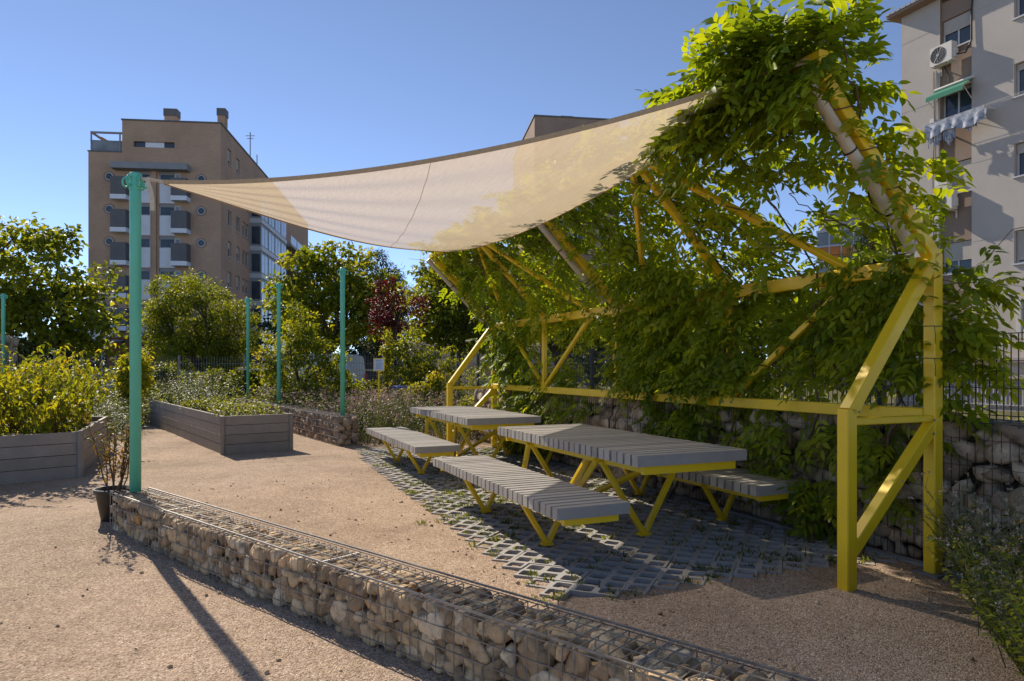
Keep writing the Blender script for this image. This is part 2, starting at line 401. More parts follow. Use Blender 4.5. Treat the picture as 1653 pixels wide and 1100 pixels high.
# ---------------------------------------------------------------- the setting: ground, far ground, road
def in_poly(x, y, poly):
    c = False; n = len(poly)
    for i in range(n):
        x1, y1 = poly[i]; x2, y2 = poly[i-1]
        if (y1 > y) != (y2 > y) and x < (x2-x1)*(y-y1)/(y2-y1)+x1: c = not c
    return c
PAVE = [(-2.96, 12.9), (-1.25, 8.29), (-.655, 6.8), (-.188, 5.77), (.11, 5.0), (.30, 4.62), (.68, 4.58), (1.34, 4.87), (1.91, 5.08), (2.53, 5.33), (3.1, 5.45), (3.05, 6.0), (-.1, 13.1), (-1.5, 13.4)]
def gz(x, y):
    return (.09*math.exp(-((x+4.0)**2+(y-6.6)**2)/1.6) + .018*noise.noise(Vector((x*.55, y*.55, 3))) + .007*noise.noise(Vector((x*2.3, y*2.3, 9))))
def make_ground():
    xs = sorted(set([-1500, -700, -300, -150, -80, -50, -36, -28]+[round(-24+.25*i, 3) for i in range(0, 141)]+[14, 18, 26, 40, 60, 100, 200, 400, 800, 1500]))
    ys = sorted(set([-40, -15, -6, -2]+[round(.25*i, 3) for i in range(0, 121)]+[34, 40, 50, 65, 90, 130, 200, 400, 900, 2000]))
    V = []
    for y in ys:
        for x in xs:
            z = gz(x, y) if abs(x) < 25 and -2 < y < 31 else 0
            if y > 4 and all(in_poly(x+a, y+b, PAVE) for a in (-.12, .12) for b in (-.12, .12)): z -= .03
            V.append((x, y, z))
    nx = len(xs)
    F = [(j*nx+i, j*nx+i+1, (j+1)*nx+i+1, (j+1)*nx+i) for j in range(len(ys)-1) for i in range(nx-1)]
    mb = MB(); mb.add(V, F); o = mb.build('ground', M['gravel'], smooth=True); tag(o, kind='structure')
make_ground()
mb = MB(); mb.box((-70, 31.5, -.02), (6, 39.5, .035)); tag(mb.build('road', M['asphalt']), kind='structure')
# planted slope behind the road
def make_slope():
    xs = np.linspace(-13, 6, 40); ys = np.linspace(40, 56, 24); V = []
    for y in ys:
        for x in xs:
            t = min(1, max(0, (y-40)/9)); e = min(1, (x+13)/3, (6-x)/3)
            V.append((x, y, -.1+max(0, e)*3.6*t*t*(3-2*t)+.35*noise.noise(Vector((x*.5, y*.5, 1)))*t))
    F = [(j*40+i, j*40+i+1, (j+1)*40+i+1, (j+1)*40+i) for j in range(23) for i in range(39)]
    mb = MB(); mb.add(V, F); tag(mb.build('hill', M['hillsoil'], smooth=True), kind='structure')
make_slope()

# pergola frame of reference: s along its length (away), t across it (towards the wall), z up
A3 = Vector((-.4007, .9162, 0)); B3 = Vector((.9162, .4007, 0)); R0 = Vector((3.155, 5.117, 0))
def PG(s, t, z=0.): return R0+A3*s+B3*t+Vector((0, 0, z))

# ---------------------------------------------------------------- rocks and gabions
def ico(sub):
    import bmesh
    bm = bmesh.new(); bmesh.ops.create_icosphere(bm, subdivisions=sub, radius=1)
    V = np.array([v.co[:] for v in bm.verts]); F = np.array([[v.index for v in f.verts] for f in bm.faces]); bm.free()
    return nrm(V), F
ICO = {k: ico(k) for k in (1, 2, 3)}
def rock_shapes(rs, sub, n):
    V, F = ICO[sub]; out = []
    for q in range(n):
        round_ = 9 if q % 3 == 0 else 60
        pl = rand_dirs(rs, rs.randint(8, 13)); h = rs.uniform(.52, 1.0, len(pl))
        d = np.maximum(V @ pl.T, 0)/h
        r = np.power((d**round_).sum(1)+1e-6, -1/round_)
        bump = np.array([noise.noise(Vector(d*2.4)+Vector((q*7.1, 0, 0)))*.09+noise.noise(Vector(d*6)+Vector((q*3.3, 5, 0)))*.035 for d in V])
        out.append(V*(np.minimum(r, 1.3)*(1+bump))[:, None])
    return out, F
def rot_rand(rs, n):
    q = nrm(rs.normal(size=(n, 4))); w, x, y, z = q.T
    return np.stack([np.stack([1-2*(y*y+z*z), 2*(x*y-z*w), 2*(x*z+y*w)], 1), np.stack([2*(x*y+z*w), 1-2*(x*x+z*z), 2*(y*z-x*w)], 1), np.stack([2*(x*z-y*w), 2*(y*z+x*w), 1-2*(x*x+y*y)], 1)], 1)
def stone_fill(rs, L, W, Hh, size, sub, shells, vary=.35, flat=.75, squash=None):
    """stones packed in the box (0..L, 0..W, 0..Hh); shells(i,j,k,nx,ny,nz) says which cells are filled"""
    shp, F = rock_shapes(rs, sub, 14); parts = []
    nx, ny, nz = (max(1, round(q/size)) for q in (L, W, Hh))
    dx, dy, dz = L/nx, W/ny, Hh/nz
    lo = np.array([0, 0, 0.]); hi = np.array([L, W, Hh])
    for k in range(nz):
        for j in range(ny):
            for i in range(nx):
                if not shells(i, j, k, nx, ny, nz): continue
                c = np.array([(i+.5+(.5 if k % 2 else 0)*.8)*dx, (j+.5)*dy, (k+.5)*dz])+rs.uniform(-.22, .22, 3)*np.array([dx, dy, dz])
                rad = np.array([dx, dy, dz])*.5*rs.uniform(1.0, 1.0+vary*1.6)*np.array([rs.uniform(.85, 1.35), rs.uniform(.9, 1.2), rs.uniform(flat, 1.2)])
                Rm = rot_rand(rs, 1)[0]; v = shp[rs.randint(14)] @ Rm.T
                a = rs.uniform(-.5, .5); ca, sa = math.cos(a), math.sin(a)
                v = v*rad; v = np.stack([v[:, 0]*ca-v[:, 2]*sa, v[:, 1], v[:, 0]*sa+v[:, 2]*ca], 1)+c
                v = np.where(v > hi, hi+(v-hi)*.22, v); v = np.where(v < lo, lo+(v-lo)*.22, v)
                parts.append((v, F, np.full(len(v), np.clip(rs.beta(2, 2)+rs.normal(scale=.1), 0, 1))))
    return cat_mesh(parts)
def local_to_world(V, o, ax, ay):
    o, ax, ay = np.array(o), np.array(ax), np.array(ay)
    return o+V[:, :1]*ax+V[:, 1:2]*ay+V[:, 2:3]*np.array([0, 0, 1.])
def cage(mb, o, ax, ay, L, W, Hh, step_l, step_z, step_w, r, faces, seams=(), heavy=2.):
    o, ax, ay = Vector(o), Vector(ax), Vector(ay); Z = Vector((0, 0, 1))
    rs = np.random.RandomState(5)
    q = lambda a, b, c: o+ax*a+ay*b+Z*c
    n = int(round(L/step_l))
    wob = lambda: rs.uniform(-.004, .004)
    for i in range(n+1):
        a = L*i/n
        if 'f' in faces: mb.bar(q(a+wob(), -r, 0), q(a+wob(), -r, Hh), r*2)
        if 'b' in faces: mb.bar(q(a, W+r, 0), q(a, W+r, Hh), r*2)
        if 't' in faces: mb.bar(q(a+wob(), 0, Hh+r), q(a+wob(), W, Hh+r), r*2)
    for z in np.arange(0.02, Hh+1e-6, step_z):
        if 'f' in faces: mb.bar(q(0, -3*r, z), q(L, -3*r, z), r*2)
        if 'b' in faces: mb.bar(q(0, W+3*r, z), q(L, W+3*r, z), r*2)
        for e in ('0', '1'):
            if e in faces:
                a = -3*r if e == '0' else L+3*r; mb.bar(q(a, 0, z), q(a, W, z), r*2)
    for e in ('0', '1'):
        if e in faces:
            a = -r if e == '0' else L+r
            for b in np.linspace(0, W, max(2, int(W/step_l))): mb.bar(q(a, b, 0), q(a, b, Hh), r*2)
    for b in np.arange(0, W+1e-6, step_w):
        if 't' in faces: mb.bar(q(0, b, Hh+3*r), q(L, b, Hh+3*r), r*2)
    for b in (0, W): mb.bar(q(0, b, Hh+2*r), q(L, b, Hh+2*r), r*2*heavy)
    for a in seams:                                     # lacing coils where two baskets meet
        for (p0, p1) in ((q(a, -2*r, 0), q(a, -2*r, Hh)), (q(a, 0, Hh+2*r), q(a, W, Hh+2*r))):
            d = p1-p0; m = int(d.length/.012); pts = []
            u = Vector(ax); w = d.normalized().cross(u)
            for k in range(m*6+1):
                t = k/(m*6); an = k*math.pi/3; pts.append(p0+d*t+(u*math.cos(an)+w*math.sin(an))*.011)
            mb.tube(pts, r*.8, 4)
    return mb

# low stone-filled gabion along the yard (front)
GD = Vector((.76, -.65, 0)).normalized(); GN = Vector((.65, .76, 0)).normalized(); G0 = Vector((-3.70, 6.29, 0))
rs = np.random.RandomState(11)
lowg = thing('low_gabion_wall', G0, 'low wire basket wall of rounded river stones crossing the foreground gravel', 'gabion wall')
near = lambda i, j, k, nx, ny, nz: j <= 1 or k == nz-1 or i == 0
parts = []
v, f, t = stone_fill(rs, 3.0, .33, .345, .09, 2, near); v[:, 0] += 0; parts.append((v, f, t))
v, f, t = stone_fill(rs, 4.4, .33, .345, .094, 3, near, vary=.45); v[:, 0] += 3.0; parts.append((v, f, t))
v, f, t = cat_mesh(parts)
v = local_to_world(v, G0, GD, GN); v[:, 2] += np.array([gz(*p)*.6 for p in v[:, :2]])
npmesh('stone_fill', v, f, t, M['stone'], lowg, True)['kind'] = 'stuff'
mb = cage(MB(), G0, GD, GN, 7.4, .33, .35, .066, .105, .11, .0024, 'ftb0', seams=(1.1, 3.3, 5.5))
mb.v = [(p[0], p[1], p[2]+gz(p[0], p[1])*.6) for p in mb.v]
mb.build('wire_cage', M['wire'], lowg)

# tall gabion wall behind the pergola with a mesh fence on it
W0 = PG(-4.2, .22); WL = 14.6; WH = 1.14
rs = np.random.RandomState(12)
tallg = thing('tall_gabion_wall', W0, 'chest high wall of big grey stones in dark wire mesh behind the yellow frame', 'gabion wall')
v1 = stone_fill(rs, WL, .5, .60, .115, 2, lambda i, j, k, nx, ny, nz: j == 0, vary=.5)
v2 = stone_fill(rs, WL, .5, WH-.54, .17, 2, lambda i, j, k, nx, ny, nz: j == 0 or (k == nz-1), vary=.5); v2[0][:, 2] += .54
v, f, t = cat_mesh([v1, v2])
npmesh('stone_fill', local_to_world(v, W0, A3, B3), f, t, M['wallstone'], tallg, True)['kind'] = 'stuff'
cage(MB(), W0, A3, B3, WL, .5, WH, .06, .2, .2, .0018, 'ft', heavy=2).build('wire_cage', M['darkwire'], tallg)
core = MB(); core.frame(W0, A3, B3, (0, 0, 1), (.05, .14, 0), (WL-.05, .44, WH-.14)); core.build('rubble_core', M['soil'], tallg)

def mesh_fence(name, o, ax, L, z0, z1, label, step=.05, r=.003, rails=.2, post=2.5, mt='darkwire', top=True, pw=.05):
    o, ax = Vector(o), Vector(ax); ay = Vector((-ax.y, ax.x, 0)); t = thing(name, o, label, 'fence')
    mb = MB(); n = int(L/step)
    for i in range(n+1): mb.bar(o+ax*(L*i/n)+Vector((0, 0, z0)), o+ax*(L*i/n)+Vector((0, 0, z1)), r*2)
    for z in np.arange(z0+.04, z1, rails):
        for sgn in (-1, 1): mb.bar(o+ax*0+ay*sgn*r*2+Vector((0, 0, z)), o+ax*L+ay*sgn*r*2+Vector((0, 0, z)), r*2.2)
    mb.build('wire_panel', M[mt], t)
    for i in range(int(L/post)+1):
        p = o+ax*(i*post)+ay*.05; q = MB(); q.bar(p+Vector((0, 0, min(z0, 0))), p+Vector((0, 0, z1+.04)), pw); q.build('post', M[mt], t)
    return t
mesh_fence('mesh_fence', PG(-4.2, .34), A3, 14.6, WH+.02, 1.80, 'dark double wire fence standing on the tall stone wall', post=2.43)

# rear gabion wall carrying three mint poles
BD = Vector((-.55, .835, 0)).normalized(); BN = Vector((.835, .55, 0)).normalized(); BG0 = Vector((-3.42, 13.45, 0))
rs = np.random.RandomState(13)
backg = thing('rear_gabion_wall', BG0, 'low reddish stone filled basket wall beyond the planters with mint poles on top', 'gabion wall')
v, f, t = stone_fill(rs, 10, .42, .57, .15, 2, lambda i, j, k, nx, ny, nz: j == 0 or k == nz-1 or i == 0, vary=.4)
M['redstone'] = stonemat('reddish_stone', [(0, (.17, .125, .09)), (.4, (.37, .27, .19)), (.7, (.48, .36, .25)), (1, (.54, .43, .32))], 9)
# the end face points to the camera: box runs back along BD, its front side faces left
v = local_to_world(v, BG0+BN*0, BD, BN)
npmesh('stone_fill', v, f, t, M['redstone'], backg, True)['kind'] = 'stuff'
cage(MB(), BG0, BD, BN, 10, .42, .58, .07, .14, .14, .003, 'ft0').build('wire_cage', M['wire'], backg)

# grey stone pillar basket far left
rs = np.random.RandomState(14)
pil = thing('gabion_pillar', (-15.6, 20.2, 0), 'dark stone filled basket pillar at the left edge behind the leafy planter', 'gabion wall')
v, f, t = stone_fill(rs, 2.6, .9, 2.5, .24, 2, lambda i, j, k, nx, ny, nz: j == 0 or i == nx-1 or k == nz-1)
o_ = Vector((-17.6, 19.6, 0)); ax_ = Vector((.97, .24, 0)).normalized(); ay_ = Vector((-.24, .97, 0)).normalized()
npmesh('stone_fill', local_to_world(v, o_, ax_, ay_), f, t, M['wallstone'], pil, True)['kind'] = 'stuff'
cage(MB(), o_, ax_, ay_, 2.6, .9, 2.5, .1, .2, .2, .003, 'ft1').build('wire_cage', M['wire'], pil)

# ---------------------------------------------------------------- grass-grid pavers
def make_paving():
    e1 = Vector((.395, .918, 0)).normalized(); e2 = Vector((.918, -.395, 0)).normalized(); c = .166
    mb = MB(); rs = np.random.RandomState(3); tile = {}
    for i in range(-20, 110):
        for j in range(-75, 45):
            p = e1*(i*c)+e2*(j*c)
            ti, tj = i//2, (j+(ti_ := (i//2) % 2)*1)//3
            q = e1*((ti*2+1)*c)+e2*((tj*3+1.5-ti_)*c)
            if (ti, tj) not in tile: tile[(ti, tj)] = (in_poly(q.x, q.y, PAVE), rs.uniform(-.005, .005), rs.normal(scale=.012, size=2))
            ok, dz, tilt = tile[(ti, tj)]
            pc = e1*((i+.5)*c)+e2*((j+.5)*c)
            if not in_poly(pc.x, pc.y, PAVE): continue
            g = .003
            lo1 = p.dot(e1)+(g if i % 2 == 0 else 0); hi1 = (i+1)*c-(g if i % 2 == 1 else 0)
            jj = (j+ti_) % 3; lo2 = j*c+(g if jj == 0 else 0); hi2 = (j+1)*c-(g if jj == 2 else 0)
            zz = .012+dz
            w = lambda a, b, z: e1*a+e2*b+Vector((0, 0, z+gz(*(e1*a+e2*b).xy)+((a-(ti*2+1)*c)*tilt[0]+(b-(tj*3+1.5-ti_)*c)*tilt[1] if z > 0 else 0)))
            m = .022; ch = .012
            inn = [(lo1+m+ch, lo2+m), (hi1-m-ch, lo2+m), (hi1-m, lo2+m+ch), (hi1-m, hi2-m-ch), (hi1-m-ch, hi2-m), (lo1+m+ch, hi2-m), (lo1+m, hi2-m-ch), (lo1+m, lo2+m+ch)]
            out = [(lo1, lo2), (hi1, lo2), (hi1, hi2), (lo1, hi2)]
            V = [w(a, b, zz) for a, b in out]+[w(a, b, zz) for a, b in inn]+[w(a, b, -.03) for a, b in inn]+[w(a, b, -.03) for a, b in out]
            F = [(0, 1, 5, 4), (1, 2, 7, 6), (2, 3, 9, 8), (3, 0, 11, 10), (1, 6, 5), (2, 8, 7), (3, 10, 9), (0, 4, 11)]
            F += [(4+k, 4+(k+1) % 8, 12+(k+1) % 8, 12+k) for k in range(8)]+[(k, 20+k, 20+(k+1) % 4, (k+1) % 4) for k in range(4)]
            mb.add(V, [tuple(reversed(f)) for f in F])
    tag(mb.build('paving', M['concrete']), kind='structure')
make_paving()
mb = MB(); st_ = .25
for i in range(-12, 13):
    for j in range(18, 53):
        q = [(i*st_+a, j*st_+b) for a, b in ((0, 0), (st_, 0), (st_, st_), (0, st_))]
        if all(in_poly(x+a, y+b, PAVE) for x, y in q for a in (-.05, .05) for b in (-.05, .05)):
            mb.add([(x, y, gz(x, y)-.02) for x, y in q], [(0, 1, 2, 3)])
M['holesoil'] = mat('gravelly_soil', (.16, .125, .09), (.075, .06, .04), 9, .95, .8, 60, .02, fine=(130, .35))
tag(mb.build('paving_soil', M['holesoil']), kind='structure')
def ground_tufts(name, pts, rs, h, nb, spread, m, label, cat, w=.006):
    P = []; D = []; L = []
    for (x, y) in pts:
        k = rs.randint(*nb); a = rs.uniform(0, 6.28, k); r = rs.uniform(0, spread, k)
        P.append(np.stack([x+r*np.cos(a), y+r*np.sin(a), np.array([gz(x, y)]*k)], 1))
        D.append(np.stack([np.cos(a)*rs.uniform(.2, 1.1, k), np.sin(a)*rs.uniform(.2, 1.1, k), np.ones(k)], 1)); L.append(h*rs.uniform(.4, 1.3, k)*rs.uniform(.6, 1.3))
    P, D, L = np.concatenate(P), np.concatenate(D), np.concatenate(L)
    v, f, t = leaves(P, D, rand_dirs(rs, len(P)), L, w*rs.uniform(.7, 1.6, len(P)), rs.rand(len(P)), .1, .3)
    return tag(npmesh(name, v, f, t, m), label, cat, kind='stuff')
rs = np.random.RandomState(21); pts = []
while len(pts) < 620:
    x, y = rs.uniform(-3, 3.2), rs.uniform(4.5, 13)
    dens = .22+.9*math.exp(-((x+.75)**2+(y-8.0)**2)/2.2)+.3*(noise.noise(Vector((x*1.2, y*1.2, 5))) > .15)
    if in_poly(x, y, PAVE) and rs.rand() < dens: pts.append((x, y))
for x, y in PAVE[1:10]: pts += [(x+rs.normal(scale=.12), y+rs.normal(scale=.08)) for _ in range(3)]
ground_tufts('grass', pts, rs, .05, (5, 16), .05, M['grass'], 'short weeds growing in the holes of the grass grid paving', 'grass', .011)
# leaf litter and crumbs lying on the yard
def litter():
    rs = np.random.RandomState(22); n = 520
    x = rs.uniform(-6, 4, n); y = rs.uniform(2.3, 12, n)
    m = np.array([in_poly(a, b, PAVE) for a, b in zip(x, y)]); keep = m | (rs.rand(n) < .35)
    x, y = x[keep], y[keep]; xw = PG(0, 0)
    n2 = 420; s = rs.uniform(-1, 9, n2); t_ = rs.uniform(-.5, .2, n2)
    x = np.r_[x, xw.x-.4007*s+.9162*t_]; y = np.r_[y, xw.y+.9162*s+.4007*t_]; n = len(x)
    P = np.stack([x, y, [gz(a, b)+.008+(.006 if in_poly(a, b, PAVE) else 0) for a, b in zip(x, y)]], 1)
    D = rand_dirs(rs, n); D[:, 2] = np.abs(D[:, 2])*.3
    v, f, t = leaves(P, D, np.array([0, 0, 1.])+rs.normal(scale=.3, size=(n, 3)), rs.uniform(.015, .05, n), rs.uniform(.01, .02, n), rs.rand(n), .3, .2)
    M['litter'] = leafmat('fallen_leaf', (.05, .035, .02), (.14, .09, .04), (.3, .24, .1), .15, (1, .9, .7))
    tag(npmesh('leaf_litter', v, f, t, M['litter']), 'small dry leaves scattered over the gravel and paving', 'leaf litter', kind='stuff')
    V, F = ICO[1]; parts = []
    for k in range(420):
        x, y = rs.uniform(-4, 3.2), rs.uniform(2.2, 9.5)
        if k > 380: x, y = rs.uniform(-.2, 2.5), rs.uniform(4.6, 6.5)
        r = rs.uniform(.006, .015)*(1.4 if k > 400 else 1)
        parts.append((V*r*rs.uniform(.6, 1.3, 3)*(1+rs.normal(scale=.15, size=(len(V), 1)))+np.array([x, y, gz(x, y)+r*.3]), F, np.full(len(V), rs.rand())))
    v, f, t = cat_mesh(parts)
    tag(npmesh('gravel_pebbles', v, f, t, M['stone']), 'loose pebbles lying on the tan gravel yard', 'pebbles', kind='stuff')
litter()
mb = MB(); mb.frame(PG(0, .14), A3, B3, (0, 0, 1), (-.35, -.05, -.04), (9.2, .03, .028)); tag(mb.build('kerb', M['kerb']), kind='structure')

# ---------------------------------------------------------------- pergola
perg = thing('pergola', PG(0, 0), 'yellow steel pergola with leaning rafters and zigzag braces overgrown by wisteria', 'pergola')
TW = .094; BAY = 2.185; ZT = 2.38; ZTIP = 3.62; TT = -1.227; ZB = 1.195; ZF = 1.263; TF = -.895
def pbar(name, a, b, w=TW, h=None, m='yellow', up=None):
    mb = MB(); mb.bar(PG(*a), PG(*b), w, h, up=up or A3, bev=.007); return mb.build(name, M[m], perg)
for k in range(5):
    s = k*BAY
    end = k in (0, 4)
    post = pbar('rear_post', (s, 0, -.02 if end else ZB+.045), (s, 0, ZT+.02), TW if k % 2 == 0 else .07)
    r_ = pbar('rafter', (s, -.01, ZT), (s, TT, ZTIP), TW if k % 2 == 0 else .072)
    if k % 2 == 0:                                       # beige tube strapped under each main rafter
        d = Vector((TT, ZTIP-ZT)).normalized(); nn = Vector((-d.y, d.x)) if True else 0
        o = -.115
        off = (d.y*o*1.0, -d.x*o*1.0)
        p = lambda f: (s+.01, TT*f+off[0], ZT+(ZTIP-ZT)*f-abs(off[1]))
        pt = MB(); pt.tube([PG(*p(.1)), PG(*p(1.0))], .042, 14); tb = pt.build('tube', M['tube'], perg)
        for f in (.1, .97):
            cp = MB(); a = PG(*p(f)); b = PG(*p(f+.035)); cp.tube([a, b], .05, 14); child(cp, 'collar', M['tube'], tb)
        for f in (.3, .62):
            a, b = PG(*p(f)), PG(*p(f+.008)); cp = MB(); cp.tube([a, b], .046, 12); child(cp, 'clip', M['black'], tb)
for s in (0, 4*BAY):                                     # front feet and their struts
    pbar('front_post', (s, TF, -.03), (s, TF, ZF+.0), TW)
    pbar('front_strut', (s, TF+.012, ZF-.02), (s, -.03, ZT-.03), TW)
    pbar('cross_bar', (s, TF+.045, ZF-.09), (s, -.045, ZF-.09), .05, .06)
    pbar('low_brace', (s, TF+.03, .27), (s, -.03, ZF-.15), TW*.92)
    mb = MB(); mb.frame(PG(s, 0), A3, B3, (0, 0, 1), (-.1, -.1, 0), (.1, .1, .022)); mb.build('base_plate', M['steel'], perg)
pbar('lower_beam', (.05, 0, ZB), (4*BAY-.05, 0, ZB), .09, .1, up=(0, 0, 1))
pbar('upper_beam', (.05, -.002, ZT-.05), (4*BAY-.05, -.002, ZT-.05), .09, .12, up=(0, 0, 1))
pbar('ridge_beam', (-.1, TT, ZTIP), (4*BAY+.1, TT, ZTIP), .085, .085, up=(0, 0, 1))
for c in (BAY, 3*BAY):
    for sg in (-1, 1):
        n = c+sg*1.48
        pbar('wall_brace', (c+sg*.03, .0, ZB+.06), (n, .0, ZT-.1), .055)
        pbar('roof_brace', (c+sg*.03, TT+.03, ZTIP-.03), (n, -.03, ZT+.0), .055)
M['tie'] = mat('green_tie', (.01, .09, .05))
# cable ties on the nearest rear post and bolts on its joints
mb = MB()
for z in (1.62, 1.86):
    mb = MB()
    pts = [PG(sx*.052, ty*.052, z+.004*math.sin(i)) for i, (sx, ty) in enumerate(((-1, -1), (1, -1), (1, 1), (-1, 1), (-1, -1)))]
    mb.tube(pts, .003, 5); mb.tube([PG(-.05, -.056, z), PG(-.06, -.06, z-.05), PG(-.055, -.05, z-.13)], .0025, 5)
    mb.build('tie_wire', M['tie'], perg)
for (s, t, z) in ((-.049, TF+.06, ZF-.02), (-.049, -.05, ZF-.1), (-.049, -.06, ZF-.2), (BAY-.06, -.05, ZB), (BAY+.06, -.05, ZB)):
    mb = MB(); mb.lathe(PG(s, t, z), [(.009, -.004), (.009, .003), (.004, .006)], 8, (-A3 if s < 0 else -B3)); mb.build('bolt', M['steel'], perg)

# ---------------------------------------------------------------- shade sail
def sail():
    Pp = Vector((-3.30, 6.36, 3.28)); Aa = PG(-.02, TT-.03, ZTIP+.0); Bb = PG(8.0, TT-.06, ZTIP-.04)
    n = 60; V = []; UV = []; idx = {}
    def pt(u, v):                       # u: 0 at the pole, 1 at the pergola; v: 0 near edge, 1 far edge
        near = Pp.lerp(Aa, u); far = Pp.lerp(Bb, u)
        q = near.lerp(far, v)
        q -= Vector((0, 0, 1))*(.25*4*u*(1-u)*(1-v)*1.0 + .30*math.sin(math.pi*min(1, u*1.0))*v*.9*(1.0) )
        span = (Bb-Aa).length*u
        e = 4*v*(1-v)*u
        q -= Vector((0, 0, 1))*e*.34*u
        q += B3*(-.62*e*u*0)+(-B3)*(.10*4*v*(1-v)*u*u)
        inw = (4*u*(1-u))
        q += A3*(inw*(.28*(1-v)*.0-.62*v))
        q += Vector((0, 0, .012*math.sin(v*34+u*3)*u*(1-u)*3))
        # rounded far corner
        return q
    for i in range(n+1):
        for j in range(n+1):
            u, v = .012+.988*i/n, j/n
            idx[(i, j)] = len(V); V.append(pt(u, v)); UV.append((u, v))
    F = [(idx[(i, j)], idx[(i+1, j)], idx[(i+1, j+1)], idx[(i, j+1)]) for i in range(n) for j in range(n)]
    root = thing('shade_sail', Pp, 'translucent beige triangular shade sail stretched from the mint pole to the pergola', 'shade sail')
    mb = MB(); mb.add(V, F); o = mb.build('sail_cloth', M['fabric'], root, True)
    uvl = o.data.uv_layers.new(name='UVMap')
    for lp in o.data.loops: uvl.data[lp.index].uv = UV[lp.vertex_index]
    hm = MB()
    for edge in ([(i, 0) for i in range(n+1)], [(i, n) for i in range(n+1)], [(n, j) for j in range(n+1)]):
        for a, b in zip(edge[:-1], edge[1:]):
            p, q = V[idx[a]], V[idx[b]]; w = .036 if edge[0][1] == 0 and edge[-1][1] == 0 else .02
            hm.frame(p-Vector((0, 0, w*.35)), (q-p), Vector((0, 0, 1)), (q-p).cross(Vector((0, 0, 1))).normalized(), (0, 0, -.004), (1, w, .004))
    hm.build('hem', M['hem'], root)
    sm = MB()
    pts = [pt(u_, v_)-Vector((0, 0, .006)) for u_, v_ in zip(np.linspace(.5, .66, 24), np.linspace(0.01, .99, 24))]; sm.tube(pts, .0028, 4)
    sm.build('seam', M['strap'], root)
    st = MB(); top = Vector((-3.44, 6.335, 3.30))
    st.frame(top, (Pp-top)+Vector((.05, 0, 0)), (0, 0, 1), (Pp-top).cross(Vector((0, 0, 1))).normalized(), (0, -.012, -.003), (1, .02, .003))
    st.frame(top+Vector((.06, -.01, .01)), (Pp-top)+Vector((.05, 0, -.03)), (0, 0, 1), (Pp-top).cross(Vector((0, 0, 1))).normalized(), (0, -.01, -.003), (1, .01, .003))
    k = top+Vector((.07, -.03, .0))
    for a in range(8):
        f0, f1 = a/8, (a+1)/8
        p = k+Vector((.02*math.sin(f0*3)+.05*f0, -.01, -.30*f0)); q = k+Vector((.02*math.sin(f1*3)+.05*f1, -.01, -.30*f1))
        st.frame(p, q-p, (1, .2, 0), (q-p).cross(Vector((1, .2, 0))).normalized(), (0, -.02, -.002), (1.02, .02, .002))
    st.build('strap', M['strap'], root)
sail()

# ---------------------------------------------------------------- mint poles
def mint_pole(x, y, z0, z1, label, r=.049):
    t = thing('mint_pole', (x, y, 0), label, 'pole', 'mint green steel poles')
    mb = MB(); mb.lathe((x, y, 0), [(r, z0), (r, z1-.02), (r*.9, z1)], 20); p = mb.build('shaft', M['mint'], t, True)
    mb = MB(); mb.lathe((x, y, 0), [(r+.006, z1-.16), (r+.006, z1-.01), (r+.001, z1-.005)], 20)
    mb.build('collar', M['mint'], t)
    for k in range(6):
        a = k*math.pi/3+.3; c = Vector((x+math.cos(a)*(r+.03), y+math.sin(a)*(r+.03), z1-.09)); mb = MB()
        pts = [c+Vector((math.cos(a)*.028*math.cos(q), math.sin(a)*.028*math.cos(q), .045*math.sin(q))) for q in np.linspace(0, 2*math.pi, 13)]
        mb.tube(pts, .0095, 6, False); mb.build('eye_ring', M['mint'], t, True)
mint_pole(-3.50, 6.345, .40, 3.36, 'tall mint pole on the low stone wall tied to the shade sail')
for (f, off, z1, lab) in ((.35, .21, 3.58, 'mint pole at the near end of the rear stone wall beside the purple flowers'),
                          (5.25, .21, 3.78, 'mint pole on the rear stone wall in front of the bright green bush'),
                          (9.0, .25, 3.72, 'slender mint pole behind the green planter with its foot hidden by weeds')):
    p = BG0+BD*f+BN*off; mint_pole(p.x, p.y, .56, z1, lab)
mint_pole(-14.9, 20.0, 1.0, 3.72, 'mint pole in front of the dark stone pillar at the left edge')

